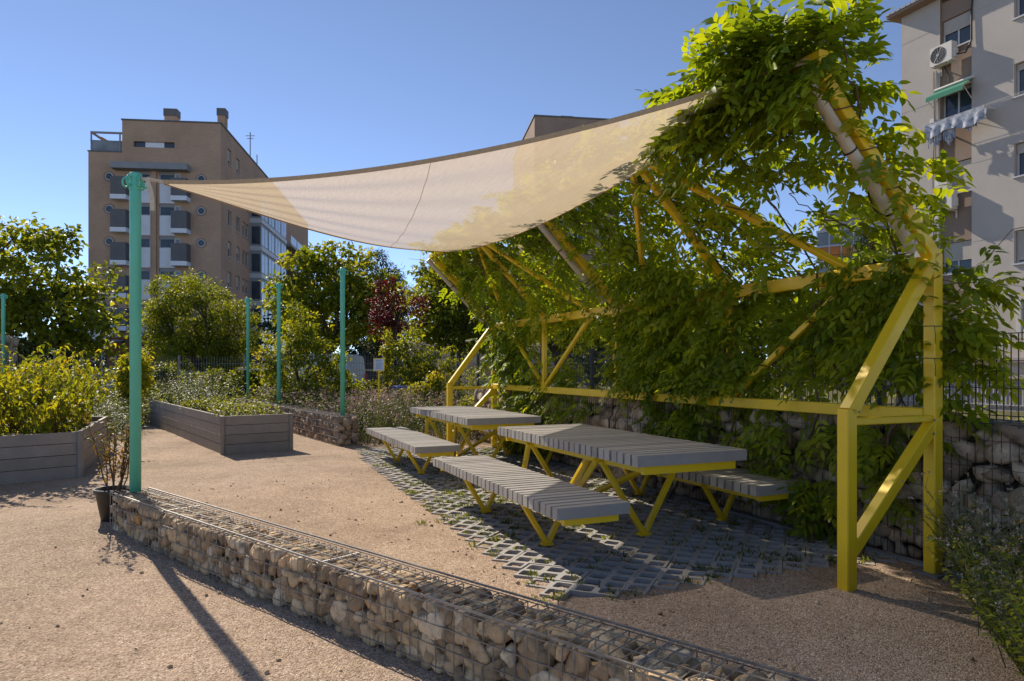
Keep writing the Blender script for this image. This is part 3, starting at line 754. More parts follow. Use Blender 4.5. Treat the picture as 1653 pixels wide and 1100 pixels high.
# ---------------------------------------------------------------- tables and benches (built at the origin: x across, y along, then placed)
def slat_mesh(W, L, n, z0, th, gap):
    mb = MB(); p = L/n; rs = np.random.RandomState(n)
    for i in range(n):
        a, b = i*p+gap/2, (i+1)*p-gap/2; j0, j1 = rs.uniform(-.004, .004, 2); dz = rs.uniform(-.0015, .0015); c = .005
        prof = [(a, z0), (b, z0), (b, z0+th-c+dz), (b-c, z0+th+dz), (a+c, z0+th+dz), (a, z0+th-c+dz)]
        mb.prism((0, 0, 0), (0, 1, 0), (0, 0, 1), (1, 0, 0), prof, j0, W+j1)
    return mb
LEG = dict(w=.045, h=.05)
def make_table(label):
    W, L, ZT_, TH = 1.12, 2.95, .84, .092; t = thing('picnic_table', (0, 0, 0), label, 'table', 'slatted grey picnic tables')
    slat_mesh(W, L, 28, ZT_-TH, TH, .025).build('tabletop', M['slat'], t)
    mb = MB(); z = ZT_-TH-.037
    for x in (.16, W-.16): mb.bar((x, .0+.1, z), (x, L-.1, z), .05, .07)
    for y in (.075, L-.075): mb.bar((.09, y, z), (W-.09, y, z), .05, .07)
    mb.build('under_frame', M['yellow'], t)
    zt = z-.03
    def leg(a, b): q = MB(); q.bar(a, b, .045, .055, up=(0, 1, 0), bev=.005); q.build('leg', M['yellow'], t)
    feet = (.735, L-.735)
    for f, sp in ((feet[0], (-.6, .56)), (feet[1], (-.56, .6))):
        for x1 in (.12, W-.12): leg((W/2, f, 0), (x1, f+.03, zt+.02))
        for x1 in (.12, W-.12):
            if f < L/2: leg((W/2, L-.735, 0), (x1, f+.1, zt+.02))
            else: leg((x1+(.12 if x1 < W/2 else -.12), L-.1, 0), (x1, f+.1, zt+.02))
        mb = MB(); mb.box((W/2-.06, f-.04, -.006), (W/2+.06, f+.04, .015)); mb.build('foot', M['yellow'], t)
    return t
def make_bench(label):
    W, L, ZT_, TH = .64, 3.15, .485, .088; t = thing('slatted_bench', (0, 0, 0), label, 'bench', 'slatted grey benches')
    slat_mesh(W, L, 30, ZT_-TH, TH, .025).build('seat', M['slat'], t)
    mb = MB(); z = ZT_-TH-.03
    for x in (.14, W-.14): mb.bar((x, .1, z), (x, L-.1, z), .05, .056)
    for y in (.075, L-.075, L/2): mb.bar((.08, y, z-.001), (W-.08, y, z-.001), .05, .052)
    mb.build('under_frame', M['yellow'], t)
    for f in (.82, 2.29):
        for sg in (-1, 1):
            q = MB(); q.bar((W/2, f, 0), (W/2+sg*(W/2-.1), f+.02, z), .042, .052, up=(0, 1, 0), bev=.005); q.build('leg', M['yellow'], t)
        q = MB(); q.box((W/2-.05, f-.035, -.006), (W/2+.05, f+.035, .015)); q.build('foot', M['yellow'], t)
    return t
ANG = math.atan2(.4007, .9162)
tb = make_table('grey slatted picnic table with yellow legs nearest the front yellow post, half in shade')
tb2 = copy_tree(tb); tb2['label'] = 'grey slatted picnic table with yellow legs farther back beside the purple flowers'
for o, p in ((tb, (1.005, 5.43)), (tb2, (-.607, 9.29))): o.location = (*p, (.014+gz(*p))); o.rotation_euler.z = ANG
bn = make_bench('long grey slatted bench in front of the nearer table, its far end sunlit')
for i, (p, lab) in enumerate((((.34, 5.06), None), ((-1.284, 9.055), 'long grey slatted bench at the gravel edge by the farther table'),
                              ((2.163, 6.02), 'grey slatted bench between the nearer table and the stone wall, partly hidden'),
                              ((.551, 9.88), 'grey slatted bench mostly hidden behind the farther table'))):
    o = bn if i == 0 else copy_tree(bn)
    if lab: o['label'] = lab
    o.location = (*p, (.014+gz(*p))); o.rotation_euler.z = ANG

# ---------------------------------------------------------------- wisteria over the pergola
def wisteria():
    rs = np.random.RandomState(31)
    root = thing('wisteria', PG(4.4, .1), 'dense green wisteria climbing the yellow pergola and spilling over its top', 'climbing plant')
    A, B, Z = np.array(A3), np.array(B3), np.array([0, 0, 1.])
    O = np.array(R0)
    dn = np.array([ZTIP-ZT, 0, TT]); rd = Vector((TT, ZTIP-ZT)).normalized()      # rafter direction in (t, z)
    up_n = B*rd.y+Z*(-rd.x)                                                      # normal of the roof plane, away from the tables
    P, D, N, T = [], [], [], []
    def nz3(p, sc, sd): return noise.noise(Vector((p[0]*sc+sd, p[1]*sc, p[2]*sc)))
    def put(p, d, n, t=None): P.append(p); D.append(d); N.append(n); T.append(np.clip(rs.normal(.5, .2) if t is None else t, 0, 1))
    # roof plane: both sides
    cnt = 0
    while cnt < 2450:
        s = rs.uniform(-.25, 9.0); f = rs.uniform(-.03, 1.06)**.9 if rs.rand() < 2 else 0
        f = float(np.clip(np.nan_to_num(f, nan=.0), 0, 1.06))
        base = O+A*s+B*(TT*f)+Z*(ZT+(ZTIP-ZT)*f)
        dens = .8+nz3(base, 1.1, 3)*1.0
        if s < 2.1: dens -= .42*(1-abs(s-1.0)/1.2) if f < .62 else -.1               # open window of sky near the front
        if s < .3 and f < .85: dens -= .45
        if f > .75: dens += .35
        if 4.9 < s < 6.2 and f < .5: dens -= .15
        if rs.rand() > dens: continue
        off = rs.normal(.15, .1) if rs.rand() < .88 else rs.normal(-.07, .07)
        p = base+up_n*off
        if f > .72 and s > 1.3: off = abs(off)+.03
        side = 1 if off > 0 else -1
        d = up_n*side*rs.uniform(.2, .9)+A*rs.normal(0, .6)+(B*rd.x+Z*rd.y)*rs.normal(0, .5)-Z*.25
        put(p, d, Z*.8+up_n*.6+rs.normal(scale=.25, size=3)); cnt += 1
    # crest along the ridge, highest above the near end
    for _ in range(520):
        s = rs.uniform(-.05, 8.9) if rs.rand() < .62 else max(-.12, rs.normal(.42, .36))
        hump = .22*math.exp(-((s-.35)/.5)**2)+.12
        t = TT+rs.normal(.0, .17)-.05; z = ZTIP+.03+abs(rs.normal(0, .6))*hump
        d = np.array([rs.normal(0, .7), rs.normal(0, .7), rs.uniform(-.1, .5)])
        put(O+A*s+B*t+Z*z, d, Z+rs.normal(scale=.4, size=3))
    for _ in range(140):                                    # fringe hanging in front of the ridge
        s = rs.uniform(-.3, 1.15) if rs.rand() < .85 else rs.uniform(1.1, 1.7)
        put(O+A*s+B*(TT-.06+rs.normal(0, .09))+Z*(ZTIP-.02-abs(rs.normal(0, .17))), -B*.8+A*rs.normal(0, .6)-Z*.5, Z-B*.3)
    # wall plane between the beams
    cnt = 0
    while cnt < 2250:
        s = rs.uniform(-.2, 8.9); z = rs.uniform(1.05, 2.5)
        base = O+A*s+B*.08+Z*z
        dens = .62+nz3(base, 1.3, 8)*1.1
        if .2 < s < 1.0: dens -= .22*(z < 1.9)
        if 1.25 < s < 2.1 and z < 1.75: dens -= .45
        if 1.9 < s < 4.2: dens += .55
        if 4.4 < s < 6.2 and z < 2.0: dens -= .62
        if 4.4 < s < 5.3 and z < 2.35: dens -= .3
        if s > 6.2: dens += .12
        if rs.rand() > dens: continue
        if z < 1.3: p = base+B*abs(rs.normal(.12, .08)); put(p, A*rs.normal(0, .7)+B*.3-Z*rs.uniform(-.2, .6), Z-B*.6+rs.normal(scale=.3, size=3)); cnt += 1; continue
        p = base+B*(rs.normal(.14, .11) if not (1.9 < s < 4.3 or s > 6.6) or z > 2.15 else rs.normal(.0, .15))
        put(p, -B*rs.uniform(.0, .9)+A*rs.normal(0, .7)-Z*rs.uniform(-.2, .6)+B*(.8 if rs.rand() < .25 else 0), Z-B*.6+rs.normal(scale=.3, size=3)); cnt += 1
    # thick curtain hanging over the upper beam in the middle bays
    for _ in range(400):
        s = rs.normal(3.1, .62); z = rs.uniform(1.5, 2.75)
        if s < 1.75 or s > 4.3: continue
        t = TT*max(0, (z-ZT)/(ZTIP-ZT))
        put(O+A*s+B*(t+rs.uniform(-.26, .06))+Z*z, -B*rs.uniform(.2, 1)+A*rs.normal(0, .7)-Z*rs.uniform(0, .6), Z-B*.6+rs.normal(scale=.3, size=3))
    for _ in range(130):
        s = rs.uniform(.05, .9); z = rs.uniform(1.5, 2.6)
        put(O+A*s+B*rs.uniform(-.1, .15)+Z*z, -B*rs.uniform(-.3, 1)+A*rs.normal(0, .7)-Z*rs.uniform(0, .6), Z-B*.6+rs.normal(scale=.3, size=3))
    # below the beam, in front of the stones
    for (s0, s1, z0, z1, k) in ((.35, 1.5, .35, 1.15, 150), (1.5, 2.2, .4, 1.1, 60), (2.5, 3.7, .45, 1.15, 150), (6.0, 8.6, .15, 1.15, 330), (.9, 1.3, .05, .7, 30), (4.9, 5.9, .7, 1.1, 18)):
        for _ in range(k):
            s, z = rs.uniform(s0, s1), rs.uniform(z0, z1)
            if nz3(O+A*s+Z*z, 2, 4) < -.12: continue
            put(O+A*s+B*rs.uniform(.0, .2)+Z*z, -B*rs.uniform(.2, 1)+A*rs.normal(0, .7)-Z*rs.uniform(-.1, .6), Z-B*.7+rs.normal(scale=.3, size=3))
    # long sprays reaching out past the near frame
    sprays = []
    for _ in range(110):                                    # tangled mound over the front corner
        d = rand_dirs(rs, 1)[0]*rs.uniform(.3, 1)**.5
        put(O+A*(.42+d[0]*.5)+B*(TT-.16+d[1]*.34)+Z*(ZTIP+.1+d[2]*.2), d*.8+rs.normal(0, .5, 3)+Z*.15, Z+rs.normal(scale=.35, size=3))
    for _ in range(150):                                    # leaves in front of the sail's corner
        s = rs.uniform(.0, 1.25); put(O+A*s+B*(TT-rs.uniform(.05, .4))+Z*(ZTIP+rs.uniform(-.16, .22)-.1*s), -B*rs.uniform(0, .9)+A*rs.normal(0, .7)+Z*rs.uniform(-.6, .3), Z-B*.3+rs.normal(scale=.35, size=3))
    for _ in range(5):
        s = rs.uniform(-.1, .15); f = rs.uniform(.5, 1.0); st = O+A*(s+.08)+B*(TT*f+.12)+Z*(ZT+.05+(ZTIP-ZT)*f)
        sprays.append((st, B*rs.uniform(.5, 1)-A*rs.uniform(.0, .35)+Z*rs.uniform(-.2, .35), rs.uniform(.12, .32)))
    for _ in range(11):
        st = O+A*rs.uniform(-.05, .1)+B*.05+Z*rs.uniform(1.75, 2.42)
        sprays.append((st, B*rs.uniform(.3, 1.0)-A*rs.uniform(.2, .7)+Z*rs.uniform(-.25, .2), rs.uniform(.25, .55)))
    for _ in range(3):
        st = O+A*rs.uniform(-.05, .1)+B*.06+Z*rs.uniform(1.0, 1.3); sprays.append((st, B*.8-A*.3-Z*.1, .25))
    for _ in range(26):
        st = O+A*rs.uniform(.1, 1.9)+B*TT*(f := rs.uniform(.1, .95))+Z*(ZT+(ZTIP-ZT)*f)
        sprays.append((st, np.array([rs.normal(0, .6), rs.normal(0, .6), rs.uniform(-.3, .6)]), rs.uniform(.3, .55)))
    st_mb = MB()
    for (a, d, L) in sprays:
        d = d/np.linalg.norm(d); pts = [a+d*L*q-Z*.22*L*q*q for q in np.linspace(0, 1, 6)]
        st_mb.tube(pts, [.004, .0035, .003, .0025, .002, .0015], 4)
        sd = np.cross(d, Z); sd /= np.linalg.norm(sd)
        for q in np.linspace(.15, 1, max(4, int(L/.075))):
            p = a+d*L*q-Z*.22*L*q*q; sg = rs.choice((-1, 1))
            put(p, d*.8+sd*sg*rs.uniform(.1, .8)+Z*rs.uniform(-.5, .2), Z+rs.normal(scale=.25, size=3), rs.uniform(.45, .9))
    P, D, N, T = np.array(P), np.array(D), np.array(N), np.array(T)
    T = np.clip(T+np.array([nz3(p, .9, 40) for p in P])*.35, 0, 1)
    v, f, t = compound(rs, P, D, N, rs.uniform(.19, .33, len(P)), 4, .104, .044, T)
    npmesh('foliage', v, f, t, M['wist'], root)
    # twining stems
    def vine(pts, r0, r1, n=6):
        pts = [Vector(p) for p in pts]; out = []
        for i in range(len(pts)-1):
            for q in np.linspace(0, 1, 6, endpoint=False):
                p = pts[i].lerp(pts[i+1], q); w = rs.normal(scale=.014, size=3); out.append(p+Vector(w))
        out.append(pts[-1]); st_mb.tube(out, list(np.linspace(r0, r1, len(out))), n)
    for s0 in (.55, .8, 1.05, 2.4, 3.1, 4.8, 6.6, 7.6):
        q = [PG(s0+rs.normal(0, .05), -.05+rs.normal(0, .05), 0)]
        s = s0
        for z in (.4, .8, 1.2, 1.7, 2.3): s += rs.normal(0, .14); q.append(PG(s, .03+rs.normal(0, .05), z))
        for f in (.35, .7, 1.0): s += rs.normal(0, .25); q.append(PG(s, TT*f, ZT+(ZTIP-ZT)*f+.06))
        vine(q, .016, .006)
        if rs.rand() < .7: q2 = [p+A3*rs.normal(0, .06)+B3*.02 for p in q]; vine(q2[:5], .011, .005)
    for k in range(34):
        s, f = rs.uniform(0, 8.5), rs.uniform(0, .6); q = []
        for i in range(5): q.append(PG(s, TT*min(1, f), ZT+(ZTIP-ZT)*min(1, f))+Vector(rs.normal(scale=.07, size=3))); s += rs.normal(.12, .25); f += .13
        vine(q, .006, .003, 5)
    for k in range(5):                                      # shoots coiling round the front rafter
        pts = []; f0 = .12+k*.2
        for q in np.linspace(0, 1, 24):
            f = f0+.12*q; a = q*7
            pts.append(PG(.062*math.cos(a)*1.05, TT*f+.06*math.sin(a), ZT+(ZTIP-ZT)*f+.05*math.sin(a)))
        st_mb.tube(pts, .0045, 5)
    st_mb.tube([PG(-.05, .05, 2.0), PG(-.35, .35, 2.55), PG(-.6, .65, 2.62), PG(-1.0, 1.2, 2.52)], .0035, 5)
    st_mb.build('stem', M['brownstem'], root, True)
wisteria()

# ---------------------------------------------------------------- trees and shrubs
def tree(name, label, base, blobs, n_cl, per, ll, lw, m, cat='tree', trunk=(.16, 2.2), cl=.55, seed=1, group=None, bark='bark', lean=(0, 0), nbr=40, bias=.5, flat=.6):
    """trunk, limbs to leaf clusters spread through an uneven crown made of several lobes (cx, cy, cz, rx, ry, rz relative to the base)"""
    rs = np.random.RandomState(seed); base = Vector(base); t = thing(name, base, label, cat, group)
    w = np.array([b[3]*b[4]*b[5] for b in blobs])**.7; w /= w.sum(); C = []
    while len(C) < n_cl:
        b = blobs[rs.choice(len(blobs), p=w)]; d = rand_dirs(rs, 1)[0]; r = rs.uniform(bias**2, 1)**.5
        c = np.array(b[:3])+d*np.array(b[3:])*r*(1+.22*noise.noise(Vector(d*2.2)+Vector((seed, 0, 0))))
        if c[2] > .15: C.append(c)
    C = np.array(C); mb = MB(); r0, th = trunk
    fork = Vector((lean[0], lean[1], th)); mb.tube([base+Vector((0, 0, -.1)), base+fork*.35+Vector((rs.normal(0, .04), rs.normal(0, .04), 0)), base+fork*.7, base+fork], [r0*1.15, r0*.95, r0*.82, r0*.72], 9)
    order = rs.permutation(len(C))[:nbr]; hubs = []
    ctr = Vector(C.mean(0))
    for k in range(min(6, max(3, nbr//8))):
        a = k*2.4+rs.rand(); tgt = ctr+Vector((math.cos(a)*blobs[0][3]*.45, math.sin(a)*blobs[0][4]*.45, rs.uniform(-.2, .5)*blobs[0][5]))
        mid = fork.lerp(tgt, .5)+Vector(rs.normal(scale=.12*th**.5, size=3)); mb.tube([base+fork*.93, base+mid, base+tgt], [r0*.55, r0*.4, r0*.26], 7); hubs.append((mid, tgt))
    for i in order:
        c = Vector(C[i]); h = min(((m_.lerp(t_, q), q) for (m_, t_) in hubs for q in (.1, .5, .95)), key=lambda p: (p[0]-c).length+.1*p[1])[0]
        mid = h.lerp(c, .5)+Vector(rs.normal(scale=.06*(c-h).length, size=3))
        mb.tube([base+h, base+mid, base+c], [r0*.2, r0*.13, r0*.05], 5)
    mb.build('trunk', M[bark], t, True)
    k = rs.poisson(per, len(C)).clip(3); own = np.repeat(np.arange(len(C)), k); n = len(own)
    size = rs.uniform(.65, 1.35, len(C))*cl
    o = rand_dirs(rs, n)*(rs.uniform(0, 1, n)**.5)[:, None]*size[own][:, None]*np.array([1, 1, flat])
    P = C[own]+o+np.array(base)
    D = nrm(o)*.7+rs.normal(scale=.5, size=(n, 3))+np.array([0, 0, -.3]); N = np.array([0, 0, 1.])+rs.normal(scale=.5, size=(n, 3))
    ct = rs.normal(.48, .16, len(C))
    T = np.clip(ct[own]+rs.normal(scale=.14, size=n), 0, 1)
    v, f, tt = leaves(P, D, N, ll*rs.uniform(.6, 1.25, n), lw*rs.uniform(.7, 1.2, n), T)
    npmesh('crown', v, f, tt, M[m], t)
    return t

def at(u, d): return ((u-826)/1102*d)
tree('broadleaf_tree', 'large broad leaved tree at the left edge with a dark forked trunk', (-17.6, 27.2, 0),
     [(-2.3, 0, 5.0, 2.9, 2.8, 2.3), (-.4, -.3, 4.2, 2.3, 2.2, 1.7), (1.2, 0, 3.1, 1.5, 1.6, 1.0), (-4.5, .5, 4.2, 2.2, 2.2, 2.2), (-1.0, 0, 6.7, .9, .8, .8)], 180, 44, .27, .2, 'leaf_mid', trunk=(.25, 2.4), cl=.62, seed=2, lean=(-.2, 0), nbr=60, bias=.45)
tree('round_tree', 'dense rounded tree with small leaves in front of the brick tower', (at(330, 31.5), 31.0, 0),
     [(0, 0, 3.6, 2.6, 2.4, 2.3), (-1.2, 0, 3.4, 1.6, 1.6, 1.7), (1.1, 0, 3.3, 1.7, 1.6, 1.8), (-.6, -.4, 5.0, 1.3, 1.3, .9), (0, -.3, 2.2, 2.2, 2, 1.2)], 300, 85, .15, .07, 'leaf_mid', trunk=(.2, 1.6), cl=.45, seed=3, nbr=50, bias=.4)
tree('broadleaf_tree', 'open crowned tree with bright clustered leaves below the left part of the sail', (at(522, 29), 29.5, 0),
     [(-.8, 0, 5.1, 1.9, 1.8, 1.7), (1.2, 0, 5.0, 1.6, 1.6, 1.5), (0, 0, 3.6, 2.4, 2, 1.3), (-1.7, 0, 4.5, 1.0, 1.2, 1.0), (.1, 0, 6.2, 1.3, 1.0, .8), (2.2, 0, 4.8, .8, .8, .8), (1.9, 0, 3.3, 1.2, 1, .8)], 170, 46, .24, .18, 'leaf_bright', trunk=(.17, 2.0), cl=.5, seed=4, nbr=80, bias=.35)
tree('broadleaf_tree', 'dark limbed leafy tree between the red leaved tree and the pergola', (at(735, 25.5), 25.5, 0),
     [(-.3, 0, 4.4, 1.9, 1.6, 1.2), (.6, 0, 3.8, 1.7, 1.6, 1.5), (-1.2, 0, 3.0, 1.1, 1.2, .8), (.2, 0, 5.2, 1.2, 1.2, .7), (1.8, 0, 4.7, 1.4, 1.4, 1.2), (.3, 0, 2.6, 1.6, 1.2, .7)], 190, 44, .2, .14, 'leaf_mid', trunk=(.15, 1.9), cl=.46, seed=5, nbr=90, bias=.3)
tree('red_leaved_tree', 'small tree with deep red leaves and a slim trunk beside the sign', (at(632, 23.5), 23.5, 0),
     [(-.25, 0, 3.5, .8, .8, .75), (.5, 0, 3.5, .75, .6, .6), (-.2, 0, 4.2, .5, .5, .5), (1.1, 0, 3.75, .4, .4, .35), (0, 0, 2.9, .5, .5, .45), (-.75, 0, 4.15, .3, .3, .4)], 75, 40, .11, .055, 'leaf_red', trunk=(.055, 2.2), cl=.25, seed=6, nbr=50, bias=.2)
tree('bright_shrub', 'tall bright green bush behind the rear stone wall between two mint poles', (at(478, 19.8), 20.3, 0),
     [(0, 0, 1.3, 1.3, 1.1, 1.3), (-.3, 0, 2.3, .95, .9, .85), (.5, 0, 1.9, .9, .8, .9), (.9, 0, 1.1, .8, .8, .9), (-.25, 0, 3.0, .4, .4, .5)], 120, 70, .12, .06, 'leaf_bright', cat='bush', trunk=(.06, .8), cl=.28, seed=7, nbr=60, bias=.4)
tree('thin_shrub', 'spindly orange tipped shrub just left of the second rear mint pole', (at(441, 19.2), 19.6, 0),
     [(-.2, 0, 2.05, .5, .5, .5), (-.1, 0, 1.5, .4, .4, .5)], 34, 28, .1, .05, 'leaf_yellow', cat='bush', trunk=(.035, 1.4), cl=.2, seed=8, nbr=30)
tree('conifer', 'dark evergreen standing behind the open crowned tree', (at(607, 43), 44, 1.2),
     [(0, 0, 3.0, 2.0, 2, 2.6), (0, 0, 6.0, 1.3, 1.3, 1.6), (0, 0, 7.6, .6, .6, .9), (.6, 0, 4.5, 1.5, 1.5, 1.5)], 230, 70, .3, .07, 'leaf_dark', trunk=(.22, 2), cl=.6, seed=9, nbr=30)
tree('conifer', 'slim dark cypress in front of the orange balcony block', (at(1398, 30), 30, 0),
     [(0, 0, 3.0, 1.3, 1.3, 2.8), (0, 0, 5.6, 1.0, 1.0, 1.3), (0, 0, 6.6, .5, .5, .9)], 210, 80, .22, .05, 'leaf_dark', trunk=(.15, 1.5), cl=.4, seed=10, nbr=20)
tree('sapling', 'young leafy sapling right of the sign post', (at(668, 20.5), 20.5, 0),
     [(0, 0, 2.0, .65, .6, .8), (.3, 0, 1.4, .6, .5, .5), (-.2, 0, 1.3, .5, .5, .5)], 62, 34, .13, .085, 'leaf_bright', trunk=(.035, .7), cl=.24, seed=11, nbr=40, bias=.2)
tree('columnar_shrub', 'narrow yellow green column of leaves on a stake beside the red leaved tree', (at(624, 20.8), 20.8, 0),
     [(0, 0, 1.7, .16, .16, 1.0), (0, 0, 2.4, .12, .12, .5)], 46, 18, .1, .06, 'leaf_yellow', cat='bush', trunk=(.03, 1.6), cl=.12, seed=12, nbr=10)
tree('yellow_shrub', 'upright yellow green shrub in front of the dark tree trunk', (at(722, 19), 19, 0),
     [(0, 0, 1.1, .35, .35, .9), (0, 0, 1.9, .2, .2, .5), (.6, 0, .9, .7, .5, .7), (-.6, 0, .8, .5, .5, .6)], 80, 40, .1, .05, 'leaf_yellow', cat='bush', trunk=(.03, .6), cl=.2, seed=13, nbr=20)
tree('grey_shrub', 'pale grey green shrub seen through the far end of the pergola', (at(765, 18), 18, 0),
     [(0, 0, .9, .8, .6, .7), (.7, 0, .7, .7, .6, .6)], 90, 50, .09, .025, 'leaf_grey', cat='bush', trunk=(.03, .4), cl=.22, seed=14, nbr=20)
# woodland behind the fence on the pergola side
for i, (x, y, sc, m, lab) in enumerate(((1.6, 24.5, 1.15, 'leaf_mid', 'green tree seen through the gap behind the far half of the pergola'),
                                       (5.2, 21.5, 1.0, 'leaf_bright', 'bright leafy tree behind the middle of the wisteria'),
                                       (8.4, 20.0, .8, 'leaf_mid', 'tree behind the wisteria left of the orange balcony block'),
                                       (-2.6, 33.5, 1.35, 'leaf_mid', 'tall tree on the slope behind the red leaved tree'))):
    tree('broadleaf_tree', lab, (x, y, 0), [(0, 0, 3.3*sc, 2.0*sc, 1.9*sc, 1.5*sc), (-.8*sc, 0, 4.0*sc, 1.3*sc, 1.3*sc, 1.1*sc), (.9*sc, 0, 2.6*sc, 1.5*sc, 1.4*sc, 1.1*sc)],
         150, 48, .2, .13, m, trunk=(.14, 1.9), cl=.5, seed=40+i, nbr=50, bias=.3)
for i, (u, d, w, h, m, lab) in enumerate(((80, 30, 3.6, 1.95, 'leaf_bright', 'clipped bright hedge under the large left tree'), (30, 27, 1.5, 3.2, 'leaf_grey', 'tall pale shrub beside the left mint pole'),
                                         (252, 24.5, 1.5, 1.7, 'leaf_mid', 'leafy shrub just right of the tall mint pole'), (330, 24, 1.7, 1.5, 'leaf_mid', 'loose shrub below the round tree by the fence'),
                                         (405, 23.5, 1.3, 1.7, 'leaf_mid', 'green shrub in front of the white van windscreen'), (600, 22, .9, 1.1, 'leaf_mid', 'low shrub behind the sign against the fence'),
                                         (560, 21.5, 1.0, 1.0, 'leaf_mid', 'low shrub at the rear corner of the white van'), (700, 20, .8, 1.2, 'leaf_bright', 'bright low shrub in front of the sapling'),
                                         (215, 19.5, .7, 2.0, 'leaf_yellow', 'thin yellowing shrub seen behind the tall mint pole'), (790, 15.5, 1.0, 1.0, 'leaf_bright', 'fresh green bush at the far foot of the pergola'))):
    tree('bush', lab, (at(u, d), d, 0), [(0, 0, h*.5, w*.5, w*.45, h*.45), (w*.25, 0, h*.7, w*.3, w*.3, h*.3), (-w*.22, 0, h*.62, w*.3, w*.3, h*.33)], int(70+30*w), 46, .12, .07, m, cat='bush', trunk=(.03, .3), cl=.24, seed=70+i, nbr=20)
# far belt of trees closing the view
def treeline():
    rs = np.random.RandomState(50); C = []
    for k in range(520):
        x = rs.uniform(-62, 26); y = rs.uniform(50, 60)+(8 if x > -8 else 0)
        hmax = 5.0+2.0*noise.noise(Vector((x*.12, 0, 7)))
        if -47 < x < -20 and y > 48: y = rs.uniform(46, 50); hmax = 3.0
        C.append((x, y, rs.uniform(.3, hmax)))
    C = np.array(C); own = np.repeat(np.arange(len(C)), 46); n = len(own)
    o = rand_dirs(rs, n)*(rs.uniform(0, 1, n)**.5)[:, None]*1.5*np.array([1, 1, .7])
    v, f, t = leaves(C[own]+o, rand_dirs(rs, n), np.array([0, 0, 1.])+rs.normal(scale=.5, size=(n, 3)), .5*rs.uniform(.6, 1.3, n), .34, np.clip(rs.normal(.4, .2, len(C))[own]+rs.normal(scale=.15, size=n), 0, 1))
    tag(npmesh('treeline', v, f, t, M['leaf_dark']), 'dark far belt of trees behind the street', 'trees', kind='stuff')
treeline()

# ---------------------------------------------------------------- herb beds
def stems_with_leaves(rs, bases, h, lean, per, ll, lw, z0=.25, curve=.25, tip=None, arch=None):
    """upright stems; returns leaf arrays and the stem mesh"""
    mb = MB(); P, D, N = [], [], []; tips = []
    for b in bases:
        hh = h*rs.uniform(.5, 1.32); a = rs.uniform(0, 6.28); l = lean*rs.uniform(.2, 1)
        e = np.array([math.cos(a)*l, math.sin(a)*l, 1.])*hh; b = np.array(b)
        pt = lambda q: b+e*q+np.array([math.cos(a), math.sin(a), -.5 if arch else 0])*(curve*hh*q*q*(1.6 if arch else 1))
        mb.tube([pt(q) for q in (0, .35, .7, 1)], [.006, .005, .0035, .002], 4)
        qs = np.linspace(z0, 1, per)
        for q in qs:
            ang = rs.uniform(0, 6.28); P.append(pt(q)); D.append([math.cos(ang), math.sin(ang), rs.uniform(-.6, .5)]); N.append([rs.normal(0, .3), rs.normal(0, .3), 1])
        tips.append(pt(1))
    return np.array(P), np.array(D), np.array(N), mb, np.array(tips)

# planter boards
def boards(t, p0, p1, h, n, inward, name='board_side'):
    p0, p1 = Vector((*p0, 0)), Vector((*p1, 0)); ax = (p1-p0); L = ax.length; ax /= L; q = Vector((*inward, 0)).normalized()
    q = (q-ax*q.dot(ax)).normalized(); mb = MB(); bh = h/n; rs = np.random.RandomState(int(L*100))
    for k in range(n):
        wv = rs.uniform(-.004, .004)
        mb.frame(p0, ax, q, (0, 0, 1), (.012, .0+wv, k*bh+.004+(0 if k else -.05)), (L-.012, .045, (k+1)*bh-.004))
    o = mb.build(name, M['board'], t)
    sc = MB()
    for e in (.05, L-.05):
        for k in range(n):
            for f in (.3, .7):
                c = p0+ax*e+Vector((0, 0, (k+f)*bh)); sc.lathe(c-q*.001, [(.007, -.0), (.007, .006)], 6, -q)
    child(sc, 'screw', M['steel'], o)
def corner(t, p, h):
    mb = MB(); mb.lathe((p[0], p[1], 0), [(.045, -.05), (.045, h), (.03, h+.004)], 8); mb.build('corner_post', M['board'], t)
# hexagonal planter at the left
c0 = np.array((-6.15, 9.72)); dL = np.array((-.72, -.695)); dR = np.array((-.42, .907))
PH1 = .645
hexa = [c0, c0+dR*3.3]; d3 = np.array((-1.0, .23)); hexa += [hexa[1]+d3*3.1]; hexa += [c0+dL*3.3]; d4 = np.array((-1., .2)); hexa = [hexa[0], hexa[1], hexa[2], hexa[3]+d4*3.2, hexa[3]]
pl = thing('angular_planter', (c0[0]-2.4, c0[1]+1, 0), 'weathered grey board planter at the left full of yellow green leafy shrubs', 'planter')
cen = np.mean(hexa, 0)
for i in range(5): boards(pl, hexa[i], hexa[(i+1) % 5], PH1, 4, cen-(hexa[i]+hexa[(i+1) % 5])/2)
for p in hexa: corner(pl, p, PH1)
mb = MB(); q = [tuple(cen+(p-cen)*.975) for p in hexa]; mb.add([(a, b, PH1-.09) for a, b in q], [tuple(range(5))]); sl = mb.build('soil', M['soil'], pl)
